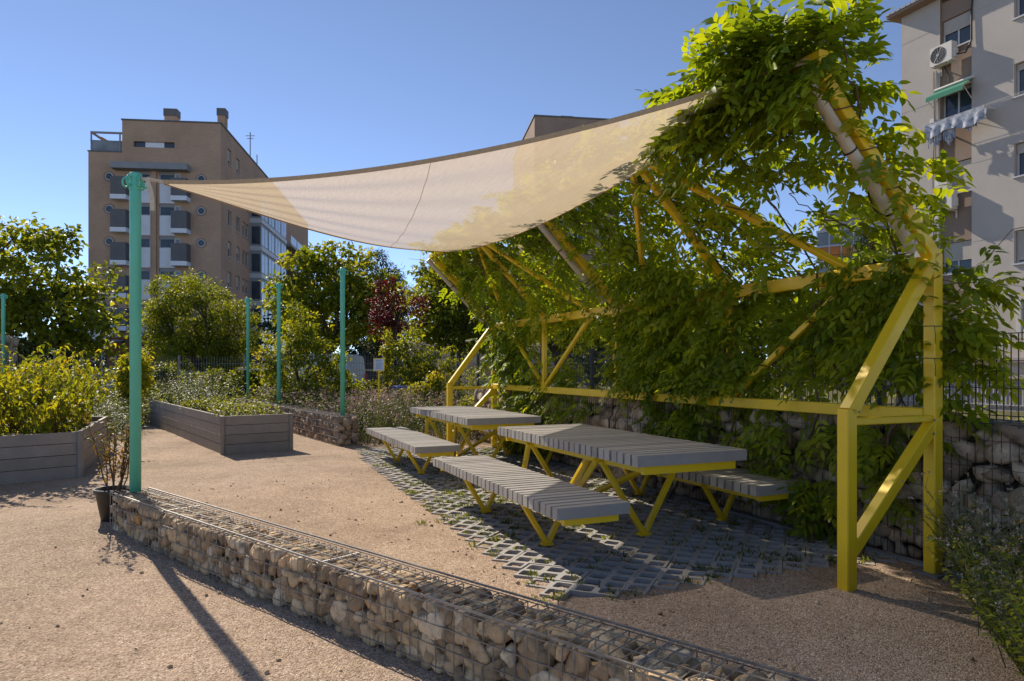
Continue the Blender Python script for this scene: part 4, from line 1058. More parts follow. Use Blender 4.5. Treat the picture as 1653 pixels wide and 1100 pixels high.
def planter_shrub():
    rs = np.random.RandomState(61); bases = []; poly = [tuple(cen+(p-cen)*.93) for p in hexa]
    while len(bases) < 430:
        x, y = rs.uniform(-11.5, -5.5), rs.uniform(7, 14)
        if in_poly(x, y, poly): bases.append((x, y, PH1-.1))
    P, D, N, mb, tips = stems_with_leaves(rs, bases, 1.18, .26, 36, .1, .06, .08, .24, arch=True)
    # taller shoots
    b2 = [(x, y, z) for x, y, z in bases if rs.rand() < .14]
    P2, D2, N2, mb2, _ = stems_with_leaves(rs, b2, 1.5, .45, 34, .1, .06, .3, .3, arch=True)
    P, D, N = np.r_[P, P2], np.r_[D, D2], np.r_[N, N2]; n = len(P)
    D[:, 2] -= .45
    hgt = np.clip((P[:, 2]-.6)/1.0, 0, 1)
    T = np.clip(rs.beta(2, 2.2, n)*.75+rs.normal(0, .1, n)+np.array([noise.noise(Vector(p*1.4)) for p in P])*.35+.1, 0, 1)
    v, f, t = leaves(P, D, N, .105*rs.uniform(.6, 1.3, n), .055*rs.uniform(.7, 1.3, n), T, .3, .3)
    root = thing('planter_shrubs', (c0[0]-2.4, c0[1]+1, PH1), 'mass of arching yellow green shrubs growing in the left planter', 'shrubs', kind='stuff')
    npmesh('foliage', v, f, t, M['leaf_yellow'], root)
    mb.add(mb2.v, mb2.f); mb.build('stem', M['brownstem'], root)
planter_shrub()
# rectangular planter
r0 = np.array((-5.17, 12.2)); rl = np.array((-.59, .81)); rl /= np.linalg.norm(rl); rr = np.array((rl[1], -rl[0]))
PH2 = .685
q0, q1, q2, q3 = r0, r0+rr*1.22, r0+rr*1.22+rl*7.9, r0+rl*7.9
pl = thing('long_planter', (r0[0], r0[1], 0), 'long grey board planter with low green herbs in the middle of the yard', 'planter')
cen2 = (q0+q2)/2
for a, b in ((q0, q1), (q1, q2), (q2, q3), (q3, q0)): boards(pl, a, b, PH2, 4, cen2-(a+b)/2)
for p in (q0, q1, q2, q3): corner(pl, p, PH2)
mb = MB(); mb.add([(*(cen2+(p-cen2)*.97), PH2-.1) for p in (q0, q1, q2, q3)], [(0, 1, 2, 3)]); mb.build('soil', M['soil'], pl)
def bed(name, label, cat, poly, n, z, h, lean, per, ll, lw, m, seed, flower=None, fm='flower', fs=.05, curve=.2, z0=.15, hvar=None, frac=.5):
    rs = np.random.RandomState(seed); xs = [p[0] for p in poly]; ys = [p[1] for p in poly]; b = []
    while len(b) < n:
        x, y = rs.uniform(min(xs), max(xs)), rs.uniform(min(ys), max(ys))
        if in_poly(x, y, poly) and rs.rand() < .65+noise.noise(Vector((x*.9, y*.9, seed)))*.9: b.append((x, y, z if z else gz(x, y)))
    root = thing(name, (sum(xs)/len(xs), sum(ys)/len(ys), z), label, cat, kind='stuff')
    P, D, N, mb, tips = stems_with_leaves(rs, b, h, lean, per, ll, lw, z0, curve)
    k = len(P); T = np.clip(rs.beta(2, 2, k)+np.array([noise.noise(Vector(p*.8)) for p in P])*.4, 0, 1)
    v, f, t = leaves(P, D, N, ll*rs.uniform(.6, 1.3, k), lw*rs.uniform(.7, 1.3, k), T)
    npmesh('foliage', v, f, t, M[m], root); mb.build('stem', M['stem'], root)
    if flower:
        tips = tips[rs.rand(len(tips)) < frac]; own = np.repeat(np.arange(len(tips)), flower); k = len(own)
        o = rs.normal(scale=fs, size=(k, 3))*np.array([.5, .5, 1.2])
        v, f, t = leaves(tips[own]+o, rand_dirs(rs, k), rand_dirs(rs, k), fs*.75, fs*.5, np.clip(rs.rand(len(tips))[own]+rs.normal(0, .15, k), 0, 1))
        npmesh('flower', v, f, t, M[fm], root)
    return root
pp = [tuple(cen2+(p-cen2)*.94) for p in (q0, q1, q2, q3)]
bed('low_herbs', 'low mixed green herbs growing in the long planter', 'herbs', pp, 520, PH2-.1, .26, .5, 10, .08, .035, 'leaf_bright', 62)
bed('tall_herbs', 'taller grey green herbs at the far end of the long planter', 'herbs', [tuple(np.array(a)) for a in (q2*.45+q0*.55+rr*.5, q2*.45+q0*.55-rr*.3, q3+rr*.1, q2)], 210, PH2-.1, .62, .35, 13, .08, .028, 'leaf_grey', 63, 5, 'whiteflower', .03)
fb = [(-3.1, 13.6), (-8.3, 21.2), (-4, 22), (-.3, 19.5), (-.9, 13.9), (-1.8, 13.4)]
bed('flower_bed', 'bed of dry purple and pink wildflowers behind the rear stone wall', 'flowers', fb, 3000, 0, .72, .35, 9, .1, .02, 'grass', 64, 7, 'flower', .055)
bed('meadow_growth', 'tall wild grass and herbs between the planters and the fence', 'plants', [(-9.4, 20.8), (-14.5, 16.5), (-9.2, 14.3), (-8.5, 15.2), (-10.4, 20)], 0+900, 0, .6, .4, 9, .16, .02, 'grass', 65)
bed('meadow_growth', 'green undergrowth along the street fence behind both planters', 'plants', [(-22, 23.8), (-9, 23.8), (-9, 20.8), (-13, 19.2), (-22, 19.5)], 1700, 0, .85, .35, 12, .15, .05, 'leaf_mid', 66)
bed('meadow_growth', 'green undergrowth behind the rear stone wall in front of the white van', 'plants', [(-9.5, 23.5), (-3.5, 23.6), (-4, 20.5), (-6.2, 18.2), (-8.5, 21.5)], 900, 0, .85, .3, 12, .14, .045, 'leaf_mid', 67)
bed('meadow_growth', 'weedy growth behind the fence along the grey building', 'plants', [(4.6, 7), (6.5, 7), (1.2, 19), (-1.0, 19)], 500, 0, 1.0, .3, 12, .14, .04, 'leaf_bright', 68)
# wispy weeds at the right edge in front of the stone wall
wpoly = [(2.3, 3.0), (2.72, 4.1), (3.0, 4.75), (3.4, 5.1), (4.3, 5.7), (3.9, 4.2), (2.9, 2.9)]
bed('leafy_weeds', 'dense green weeds at the lower right edge of the gravel', 'weeds', [(2.38, 3.0), (2.82, 4.1), (3.12, 4.65), (3.6, 4.95), (4.3, 5.2), (4.2, 4.2), (3.0, 2.7)], 700, 0, .42, .6, 24, .05, .021, 'weed', 69, curve=.3)
def wispy():
    rs = np.random.RandomState(70); root = thing('wispy_flowers', (3.4, 4.1, 0), 'thin branching stems with small pale and orange flower heads in front of the stone wall', 'wildflowers', kind='stuff')
    mb = MB(); P, D, tips = [], [], []
    for k in range(290):
        x, y = rs.uniform(2.3, 4.3), rs.uniform(3.0, 5.6)
        if not in_poly(x, y, wpoly): continue
        h = rs.uniform(.35, .82); a = rs.uniform(2.2, 4.6) if rs.rand() < .6 else rs.uniform(0, 6.28); l = rs.uniform(.05, .5)
        e = np.array([math.cos(a)*l, math.sin(a)*l, 1])*h; b = np.array([x, y, gz(x, y)])
        pt = lambda q: b+e*q+np.array([math.cos(a), math.sin(a), -.2])*.2*h*q*q
        mb.tube([pt(q) for q in (0, .3, .6, 1)], [.0035, .003, .002, .0013], 4)
        for q in np.linspace(.3, 1, 9):
            aa = rs.uniform(0, 6.28); L = rs.uniform(.06, .2); s = pt(q); d = np.array([math.cos(aa)*.7, math.sin(aa)*.7, rs.uniform(.4, 1)])
            mb.tube([s, s+d*L*.5, s+d*L+np.array([0, 0, .01])], [.0015, .0012, .001], 3); tips.append(s+d*L)
            P.append(pt(q*.8)); D.append([math.cos(aa), math.sin(aa), .1])
    mb.build('stem', M['stem'], root)
    P, D = np.array(P), np.array(D); n = len(P)
    v, f, t = leaves(P, D, rand_dirs(rs, n), .05, .014, rs.rand(n)); npmesh('foliage', v, f, t, M['leaf_mid'], root)
    tips = np.array(tips); own = np.repeat(np.arange(len(tips)), 6); k = len(own)
    v, f, t = leaves(tips[own]+rs.normal(scale=.005, size=(k, 3)), rand_dirs(rs, k)*.7+np.array([0, 0, .5]), rand_dirs(rs, k), .014, .009, np.clip((rs.rand(len(tips))**2.2)[own], 0, 1))
    npmesh('flower', v, f, t, M['whiteflower'], root)
wispy()
# potted shrub by the pole
def potted():
    x, y = -3.83, 6.58; g = gz(x, y); t = thing('plant_pot', (x, y, g), 'black plastic nursery pot beside the foot of the tall mint pole', 'pot')
    mb = MB(); mb.lathe((x, y, g), [(.115, 0), (.165, .27), (.178, .272), (.18, .3), (.166, .3), (.158, .25), (.0, .25)], 28); mb.build('shell', M['pot'], t, True)
    mb = MB(); mb.lathe((x, y, g), [(.152, .24), (.12, .262), (.01, .27)], 16); mb.build('soil', M['soil'], t)
    rs = np.random.RandomState(80); s = thing('potted_shrub', (x, y, g+.25), 'sparse twiggy shrub with reddish leaves growing in the black pot', 'shrub')
    P, D, N = [], [], []; mb = MB()
    for k in range(13):
        a = rs.uniform(0, 6.28); b = np.array([x+.05*math.cos(a), y+.05*math.sin(a), g+.25]); e = np.array([math.cos(a)*rs.uniform(.1, .36), math.sin(a)*rs.uniform(.1, .36), 1])*rs.uniform(.5, .88)
        pt = lambda q: b+e*q+rs.normal(scale=.008, size=3); pts = [pt(q) for q in np.linspace(0, 1, 6)]; mb.tube(pts, list(np.linspace(.0075, .002, 6)), 5)
        for q in np.linspace(.25, 1, 15):
            aa = rs.uniform(0, 6.28); p = b+e*q; L = rs.uniform(.02, .12); d = np.array([math.cos(aa), math.sin(aa), .6]); mb.tube([p, p+d*L], [.002, .0015], 3)
            for _ in range(4 if q > .5 else 2): P.append(p+d*L*rs.rand()); D.append(rs.normal(size=3)); N.append([rs.normal(0, .4), rs.normal(0, .4), 1])
    P, D, N = np.array(P), np.array(D), np.array(N); n = len(P)
    v, f, tt = leaves(P, D, N, rs.uniform(.025, .06, n), rs.uniform(.015, .03, n), np.clip(rs.rand(n)*.8-(P[:, 2]-g-.6)*.7, 0, 1)); npmesh('foliage', v, f, tt, M['leaf_pot'], s)
    mb.build('stem', M['brownstem'], s)
potted()

# ---------------------------------------------------------------- facade helpers
class Facade:
    """a vertical plane: u along it, z up, n out of it (towards the viewer side)"""
    def __init__(s, o, u, n): s.o = Vector((*o, 0)); s.u = Vector((*u, 0)).normalized(); s.n = Vector((*n, 0)).normalized()
    def p(s, u, z, n=0): return s.o+s.u*u+s.n*n+Vector((0, 0, z))
    def box(s, mb, u0, u1, z0, z1, n0, n1): return mb.frame(s.o, s.u, s.n, (0, 0, 1), (u0, n0, z0), (u1, n1, z1))
    def wall(s, mb, u0, u1, z0, z1, holes=(), depth=.2):
        us = sorted({u0, u1, *[h[0] for h in holes], *[h[1] for h in holes]}); zs = sorted({z0, z1, *[h[2] for h in holes], *[h[3] for h in holes]})
        for a, b in zip(us[:-1], us[1:]):
            for c, d in zip(zs[:-1], zs[1:]):
                m, q = (a+b)/2, (c+d)/2
                if any(h[0] < m < h[1] and h[2] < q < h[3] for h in holes): continue
                mb.add([s.p(a, c), s.p(b, c), s.p(b, d), s.p(a, d)], [(0, 1, 2, 3)])
        for a, b, c, d in holes:
            V = [s.p(a, c), s.p(b, c), s.p(b, d), s.p(a, d)]+[s.p(a, c, -depth), s.p(b, c, -depth), s.p(b, d, -depth), s.p(a, d, -depth)]
            mb.add(V, [(0, 4, 5, 1), (1, 5, 6, 2), (2, 6, 7, 3), (3, 7, 4, 0)])
    def window(s, parent, a, b, c, d, depth, name='window', fm='frame', blind=0., bars=1, fw=.06, sill=True, glass='glass', bm_='shutter', blindgap=0):
        n0 = -depth-.03; n1 = -depth+.05
        mb = MB(); s.box(mb, a, b, c, c+fw, n0, n1); s.box(mb, a, b, d-fw, d, n0, n1); s.box(mb, a, a+fw, c+fw, d-fw, n0, n1); s.box(mb, b-fw, b, c+fw, d-fw, n0, n1)
        for k in range(bars):
            m = a+(b-a)*(k+1)/(bars+1); s.box(mb, m-fw*.5, m+fw*.5, c+fw, d-fw, n0, n1-.01)
        w = mb.build(name, M[fm], parent)
        g = MB(); s.box(g, a+.01, b-.01, c+.01, d-.01, n0-.02, -depth+.005); child(g, 'pane', M[glass], w)
        if blind > 0:
            q = MB(); k = max(3, int((d-c)*blind/.06)); zb = d-(d-c)*blind
            for i in range(k):
                z0 = zb+(d-zb)*i/k; s.box(q, a+.015, b-.015, z0+.004, d-(d-zb)*(k-1-i)/k-.004, -depth+.052, -depth+.07)
            s.box(q, a+.015, b-.015, zb, d, -depth+.051, -depth+.06)
            child(q, 'shutter', M[bm_], w)
        if sill:
            q = MB(); s.box(q, a-.06, b+.06, c-.06, c-.005, -depth+.06, .07); child(q, 'sill', M['frame'], w)
        return w

# ---------------------------------------------------------------- brick tower on the left
Cr = np.array((-25.6, 60.0)); fu = np.array((.994, .106)); fn = np.array((.106, -.994)); W_ = 10.98
Lc = Cr-fu*W_
tower = thing('brick_tower', (*Lc, 0), 'tan brick apartment tower with porthole windows and grey balconies behind the mint pole', 'building')
F1 = Facade(Lc, fu, fn); F2 = Facade(Cr, (-.118, .993), (.993, .118))
FL = [18.1-2.81*k for k in range(7)]
holes = []
for z in FL: holes += [(3.72, 5.08, z-2.2, z+.55), (5.82, 7.12, z-2.2, z+.55)]
holes.append((3.7, 7.1, 20.72, 21.22))
mb = MB()
F1.wall(mb, 2.76, W_, 0, 23.0, holes, .3); F1.wall(mb, 0, 2.76, 0, 20.2)
right_h = []
for k, z in enumerate([20.9]+FL):
    right_h += [(t, t+1.15, z-.75, z+.65) for t in ((2.1, 4.9) if k == 0 else (2.1, 4.9, 7.0, 8.25))]
F2.wall(mb, 0, 9.6, 0, 23.0, right_h, .25); F2.wall(mb, 9.6, 43, 0, 23.0)
mb.add([F1.p(2.76, 23.0), F1.p(W_, 23.0), F2.p(43, 23.0), F1.p(2.76, 23.0, -43)], [(0, 1, 2, 3)])
mb.add([F1.p(2.76, 20.2, -.0), F1.p(2.76, 23, -.0), F1.p(2.76, 23, -43), F1.p(2.76, 20.2, -43)], [(0, 1, 2, 3)])
mb.add([F1.p(0, 0), F1.p(0, 20.2), F1.p(0, 20.2, -43), F1.p(0, 0, -43)], [(0, 1, 2, 3)])
mb.add([F1.p(0, 20.2), F1.p(2.76, 20.2), F1.p(2.76, 20.2, -43), F1.p(0, 20.2, -43)], [(0, 1, 2, 3)])
F1.box(mb, 5.28, 5.62, 4, 18.9, .003, .16)
mb.build('wall', M['brick'], tower)
mb = MB(); F1.box(mb, 2.7, W_+.08, 23.0, 23.12, -.3, .08); F2.box(mb, -.0, 43, 23.0, 23.12, -.3, .08); F1.box(mb, -.06, 2.7, 20.2, 20.3, -.25, .06); mb.build('coping', M['greypanel'], tower)
for z in FL:
    for a, b in ((3.72, 5.08), (5.82, 7.12)):
        mb = MB(); F1.box(mb, a, b, z-2.2, z-.5, -.28, -.04)
        for q in (-1.65, -1.05): F1.box(mb, a, b, z+q, z+q+.02, -.04, -.03)
        mb.build('spandrel', M['white'], tower)
        F1.window(tower, a, b, z-.5, z+.55, .12, bars=0, sill=False, blind=.28, fw=.07, bm_='midgrey')
    for a, b, sgn in ((2.23, 3.48, 1), (7.15, 8.44, -1)):
        mb = MB(); F1.box(mb, a, b, z-4.55+2.81+.02, z-3.02+2.81, .02, 1.0)
        bal = mb.build('balcony', M['greypanel'], tower)
        q = MB(); F1.box(q, a-.02, b+.02, z-4.95+2.81, z-4.56+2.81, .02, 1.03); child(q, 'balcony_slab', M['white'], bal)
        w0, w1 = (3.5, 3.7) if sgn > 0 else (7.16, 7.6)
    mb = MB(); F1.box(mb, 7.14, 7.62, z-.65, z+.35, .003, .04); fr = mb.build('window', M['frame'], tower); q = MB(); F1.box(q, 7.2, 7.56, z-.58, z+.28, .04, .045); child(q, 'pane', M['skyglass'], fr)
    for c in (1.70, 9.33):
        mb = MB(); ax = Vector((*fn, 0)); o = F1.p(c, z)
        mb.lathe(o, [(.45, .0), (.45, .06), (.34, .06), (.34, .02)], 28, ax); fr = mb.build('porthole', M['brick2'], tower)
        q = MB(); q.lathe(o, [(.335, .005), (.335, .03), (.28, .03), (.28, .022)], 24, ax); child(q, 'frame', M['frame'], fr)
        q = MB(); q.lathe(o, [(.272, .018), (.27, .026)], 24, ax); child(q, 'pane', M['glass'], fr)
mb = MB(); F1.box(mb, 2.2, 8.45, 18.62, 19.15, .02, .95); mb.build('canopy', M['midgrey'], tower)
mb = MB(); F1.box(mb, 3.7, 4.6, 20.74, 21.2, -.28, -.2); F1.box(mb, 6.2, 7.1, 20.74, 21.2, -.28, -.2); mb.build('strip_window', M['glass'], tower)
mb = MB(); F1.box(mb, 4.62, 6.18, 20.74, 21.2, -.28, -.15); mb.build('strip_panel', M['white'], tower)
for k, z in enumerate([20.9]+FL):
    for t in ((2.1, 4.9) if k == 0 else (2.1, 4.9, 7.0, 8.25)):
        F2.window(tower, t, t+1.15, z-.75, z+.65, .2, bars=1, blind=(.1, .45, .7, .25)[int(t*7+k) % 4], sill=True, fw=.08)
for (a, b, n) in ((5.4, 6.45, -2.2), (10.2, 10.85, -1.6)):
    mb = MB(); F1.box(mb, a, b, 22.9, 24.3, n-.8, n); ch = mb.build('chimney', M['brick'], tower)
    q = MB(); F1.box(q, a-.06, b+.06, 24.3, 24.95, n-.86, n+.06); child(q, 'chimney_cap', M['greypanel'], ch)
# roof terrace
mb = MB()
for a in (.15, 2.5): F1.box(mb, a-.05, a+.05, 20.3, 21.95, -.25, -.15)
F1.box(mb, .1, 2.7, 21.85, 22.0, -.28, -.12); F1.box(mb, .1, .25, 21.85, 22.0, -5, -.28); F1.box(mb, .05, 2.7, 21.2, 21.26, -.24, -.18)
te = mb.build('terrace_frame', M['midgrey'], tower)
q = MB(); F1.box(q, .2, 2.7, 20.3, 21.2, -.22, -.2); child(q, 'glass_rail', M['skyglass'], te)
mb = MB(); a = F1.p(.9, 21.8, -.6); mb.add([F1.p(.7, 21.75, -.7), F1.p(2.75, 20.6, -.5), F1.p(2.75, 20.9, -5), F1.p(.7, 21.9, -5), F1.p(.7, 21.6, -.7), F1.p(2.75, 20.45, -.5)], [(0, 3, 2, 1), (0, 1, 5, 4)]); mb.build('tiled_roof', M['rooftile'], tower)
# glazed bays along the receding side
for k in range(4):
    t0 = 9.7+k*3.1; mb = MB()
    F2.box(mb, t0, t0+2.9, 3, 19.6 if k else 19.9, .0, 1.1)
    bay = mb.build('glazed_bay', M['midgrey'], tower)
    for z in FL[:6]:
        for j in range(2): q = MB(); F2.box(q, t0+.15+j*1.38, t0+1.38+j*1.38, z-1.15, z+.75, 1.1, 1.13); child(q, 'bay_glazing', M['skyglass'], bay)
        r = MB(); F2.box(r, t0-.03, t0+2.93, z-1.75, z-1.3, .0, 1.2); child(r, 'floor_band', M['frame'], bay)
        e = MB(); o = F2.p(t0, 0); e.frame(o, F2.n, F2.u, (0, 0, 1), (.2, -.03, z-1.1), (1.0, -.004, z+.7)); child(e, 'bay_side_glazing', M['glass'], bay)
for k in range(5):
    t0 = 23+k*4
    for z in FL[:6]:
        mb = MB(); F2.box(mb, t0, t0+3.6, z-1.75, z-1.45, .0, 1.5); sl = mb.build('balcony_slab', M['midgrey'], tower)
        q = MB(); F2.box(q, t0+.05, t0+3.55, z-1.45, z-.4, 1.4, 1.43); child(q, 'glass_rail', M['skyglass'], sl)
mb = MB(); F2.box(mb, 15, 24, 23.1, 24.6, -6, -1.5); mb.build('roof_cabin', M['greypanel'], tower)
mb = MB(); p = F2.p(17, 24.4, -1.8); mb.tube([p, p+Vector((0, 0, 3.6))], .06, 5); mb.tube([p+Vector((-.5, 0, 3.2)), p+Vector((.5, 0, 3.2))], .04, 4); mb.tube([p+Vector((-.35, 0, 2.9)), p+Vector((.35, 0, 2.9))], .04, 4)
p2 = F2.p(20, 24.4, -1.8); mb.tube([p2, p2+Vector((0, 0, 2))], .06, 5); mb.build('antenna', M['steel'], tower)
# low white entrance block between tower and street
mb = MB(); F1.box(mb, .6, 2.6, 0, 5.2, .02, 1.5); e = mb.build('entrance_block', M['white'], tower); q = MB(); F1.box(q, 2.0, 2.5, 1.2, 3.0, 1.5, 1.52); child(q, 'pane', M['glass'], e)

# ---------------------------------------------------------------- brick block behind the sail
D2 = 75.0; fl2 = np.array(((862.5-826)/1102*D2, D2)); f2u = np.array((.989, .145)); f2n = np.array((.145, -.989))
blk = thing('brick_block', (*fl2, 0), 'brown brick apartment block rising behind the sail, its left side sunlit', 'building')
F3 = Facade(fl2, f2u, f2n); F4 = Facade(fl2, (-.145, .989), (-.989, -.145))
mb = MB(); h3 = [(a, a+1.3, z, z+1.3) for a in (1.5, 4.2, 6.9) for z in np.arange(4, 24, 2.9)]
F3.wall(mb, 0, 9.6, 0, 29.2, h3, .2); F4.wall(mb, 0, 16, 0, 29.2)
mb.add([F3.p(0, 29.2), F3.p(9.6, 29.2), F3.p(9.6, 29.2, -16), F3.p(0, 29.2, -16)], [(0, 1, 2, 3)]); mb.add([F3.p(9.6, 0), F3.p(9.6, 0, -16), F3.p(9.6, 29.2, -16), F3.p(9.6, 29.2)], [(0, 1, 2, 3)])
F3.box(mb, 4.4, 4.46, 24, 29.1, .002, .02)
mb.build('wall', M['brick2'], blk)
mb = MB(); F3.box(mb, -.1, 9.7, 29.2, 29.34, -16.1, .1); F3.box(mb, 3.0, 4.4, 29.34, 29.5, -3, -.2); mb.build('coping', M['greypanel'], blk)
for a, b, c, d in h3[:]: F3.window(blk, a, b, c, d, .15, bars=1, blind=.3, sill=False)

# ---------------------------------------------------------------- orange balcony block far right
ob = thing('balcony_block', (27.6, 60, 0), 'distant white and orange block with glazed balconies glimpsed through the pergola', 'building')
FO = Facade((27.4, 61.0), (.8, -.6), (-.6, -.8))
mb = MB(); FO.wall(mb, 0, 12, 0, 14.6); FO.box(mb, 0, 12, 14.6, 15.3, -8, .6); mb.add([FO.p(0, 0), FO.p(0, 14.6), FO.p(0, 14.6, -8), FO.p(0, 0, -8)], [(0, 1, 2, 3)]); mb.build('wall', M['plinth'], ob)
for z in (2.0, 5.0, 8.0, 11.0):
    mb = MB(); FO.box(mb, .1, 11.9, z-.25, z+.05, .02, 1.3); FO.box(mb, .1, 11.9, z+2.35, z+2.55, .02, 1.3); FO.box(mb, .1, 11.9, z+1.05, z+1.2, 1.1, 1.3)
    for k in range(13): FO.box(mb, .12+k*.97, .22+k*.97, z+.05, z+2.35, 1.15, 1.28)
    bal = mb.build('glazed_balcony', M['frame'], ob)
    q = MB(); FO.box(q, .1, 11.9, z+.06, z+1.05, 1.17, 1.2); child(q, 'orange_panel', M['orange'], bal)
    q = MB(); FO.box(q, .1, 11.9, z+1.2, z+2.34, 1.17, 1.2); child(q, 'pane', M['skyglass'], bal)

# ---------------------------------------------------------------- grey rendered block at the right
Cg = np.array((16.2, 28.4)); gu = np.array((.4007, -.9162)); gn = np.array((-.9162, -.4007))
gb = thing('grey_block', (*Cg, 0), 'grey rendered apartment block at the right with brown window strips', 'building')
FG = Facade(Cg, gu, gn); GZ = (13.95, 11.15, 8.3, 5.2, 2.4)
holes = [(1.65, 2.87, z, z+1.22) for z in GZ[:4]]+[(4.36, 5.5, z+.05, z+1.25) for z in GZ[:4]]+[(1.65, 2.87, 2.4, 3.5)]
mb = MB()
FG.wall(mb, 0, 1.65, 0, 16.1); FG.wall(mb, 2.87, 4.36, 0, 16.1)
FG.wall(mb, 4.36, 5.5, 0, 16.1, [h for h in holes if h[0] > 4], .22); FG.wall(mb, 5.5, 16, 0, 16.1)
mb.add([FG.p(0, 0), FG.p(0, 16.1), FG.p(0, 16.1, -10), FG.p(0, 0, -10)], [(0, 1, 2, 3)])
for z in (14.95, 12.1, 9.25, 6.3): FG.box(mb, .0, 1.6, z, z+.022, .002, .006); FG.box(mb, 2.9, 4.3, z-.0, z+.022, .002, .006)
mb.build('wall', M['stucco'], gb)
mb = MB(); n_ = -.09
Fs = Facade(np.array(FG.p(0, 0, n_))[:2], gu, gn); Fs.wall(mb, 1.65, 2.87, 0, 15.9, [h for h in holes if h[0] < 4], .16)
mb.add([FG.p(1.65, 0), FG.p(1.65, 16), FG.p(1.65, 16, n_), FG.p(1.65, 0, n_)], [(0, 1, 2, 3)]); mb.add([FG.p(2.87, 0), FG.p(2.87, 0, n_), FG.p(2.87, 16, n_), FG.p(2.87, 16)], [(0, 1, 2, 3)])
mb.build('window_strip', M['stucco2'], gb)
mb = MB(); FG.box(mb, -.35, 16, 16.1, 16.2, -10, .45); rf = mb.build('roof', M['stucco2'], gb)
q = MB()
for k in range(70): FG.box(q, -.35+k*.23, -.16+k*.23, 16.2, 16.27, -.5, .5)
child(q, 'tile_edge', M['midgrey'], rf)
q = MB(); FG.box(q, .6, 1.3, 16.2, 16.75, -1.2, -.5); FG.box(q, .5, 1.4, 16.75, 16.85, -1.3, -.4); child(q, 'chimney', M['rooftile'], rf)
for k, z in enumerate(GZ[:4]):
    w = Fs.window(gb, 1.67, 2.85, z+.02, z+1.2, .14, blind=(.45, .12, .98, .6)[k], bars=1, sill=True, glass='glass')
    FG.window(gb, 4.38, 5.48, z+.07, z+1.23, .2, blind=(.35, .2, .3, .9)[k], bars=1, sill=True)
Fs.window(gb, 1.67, 2.85, 2.42, 3.48, .14, blind=.3)
mb = MB(); FG.box(mb, -.1, 16, 0, 1.15, .01, .3); FG.box(mb, -.15, 16, 1.15, 1.3, .01, .42); FG.box(mb, -.1, 16, 1.75, 1.9, .01, .2); mb.build('plinth', M['plinth'], gb)
mb = MB()
for k in range(60): FG.box(mb, .2+k*.14, .235+k*.14, .2, .95, .3, .33)
for z in (.2, .92): FG.box(mb, .1, 8.7, z, z+.04, .33, .35)
mb.build('window_grille', M['frame'], gb)
# pipes, boxes and cables fixed to the wall
mb = MB(); FG.box(mb, 1.52, 1.66, 7.3, 9.2, .02, .12); mb.build('conduit', M['plastic'], gb)
mb = MB(); FG.box(mb, 4.5, 4.66, 2.6, 4.0, .02, .14); mb.build('conduit', M['plastic'], gb)
mb = MB(); FG.box(mb, 4.75, 4.95, 2.0, 2.9, .02, .16); mb.build('conduit', M['plastic'], gb)
mb = MB()
mb.tube([FG.p(1.42, 13.3, .04), FG.p(1.45, 11, .05), FG.p(1.40, 9, .06), FG.p(1.44, 6, .05)], .018, 5); mb.tube([FG.p(1.52, 13.3, .04), FG.p(1.5, 11, .06), FG.p(1.52, 8, .04), FG.p(1.5, 5, .05)], .014, 5)
mb.tube([FG.p(2.5, 13.5, .3), FG.p(2.72, 13.5, .12), FG.p(2.9, 13.9, .06), FG.p(2.9, 15.1, .05), FG.p(3.1, 15.9, .2)], .032, 6)
mb.tube([FG.p(1.9, 13.3, .1), FG.p(2.0, 12.9, .0), FG.p(1.95, 12.6, -.04)], .02, 5); mb.build('cable', M['black'], gb)
mb = MB(); FG.box(mb, 1.25, 1.48, 10.95, 11.45, .03, .05); al = mb.build('alarm_plate', M['plastic'], gb); q = MB(); FG.box(q, 1.26, 1.47, 10.97, 11.16, .05, .054); child(q, 'red_band', M['red'], al)

def aircon(u, z, w, h, label, n0=.12):
    t = thing('air_conditioner', FG.p(u, z), label, 'air conditioner', 'air conditioners on the grey block')
    mb = MB(); FG.box(mb, u, u+w, z, z+h, n0, n0+.34); b = mb.build('casing', M['plastic'], t)
    c = FG.p(u+w*.38, z+h*.5, n0+.34); q = MB()
    q.lathe(c, [(h*.42, .001), (h*.42, .012), (h*.39, .012), (h*.39, .004)], 28, FG.n); child(q, 'fan_ring', M['pot'], b)
    q = MB(); q.lathe(c, [(h*.39, .003), (h*.38, .006)], 28, FG.n); child(q, 'fan_opening', M['pot'], b)
    q = MB()
    for r in (.12, .2, .28, .36):
        pts = [c+FG.n*.014+(FG.u*math.cos(a)+Vector((0, 0, 1))*math.sin(a))*r*h for a in np.linspace(0, 6.283, 21)]; q.tube(pts, .004, 4, False)
    for a in np.linspace(0, 3.1416, 6, endpoint=False):
        d = (FG.u*math.cos(a)+Vector((0, 0, 1))*math.sin(a))*.39*h; q.tube([c+FG.n*.013-d, c+FG.n*.013+d], .004, 4)
    q.lathe(c, [(h*.08, .01), (h*.08, .02)], 14, FG.n); child(q, 'fan_grille', M['steel'], b)
    q = MB(); FG.box(q, u+w, u+w+.09, z+.1, z+.42, n0+.08, n0+.26); child(q, 'valve_cover', M['plastic'], b)
    mb = MB()
    for a in (u+.12, u+w-.15):
        FG.box(mb, a, a+.04, z-.045, z-.005, -.05, n0+.36); FG.box(mb, a, a+.04, z-.3, z-.045, -.05, .0)
    mb.build('bracket', M['plastic'], t)
aircon(1.55, 13.32, .86, .72, 'upper white air conditioner with a black fan under the top window of the grey block')
aircon(1.55, 7.62, .86, .74, 'lower white air conditioner under the closed shutter of the grey block')
mb = MB(); FG.box(mb, 1.85, 2.2, 8.365, 8.74, .14, .42); mb.v = [tuple(p) for p in mb.v]; tag(mb.build('plastic_canister', M['plastic']), 'small white canister on top of the lower air conditioner', 'canister')
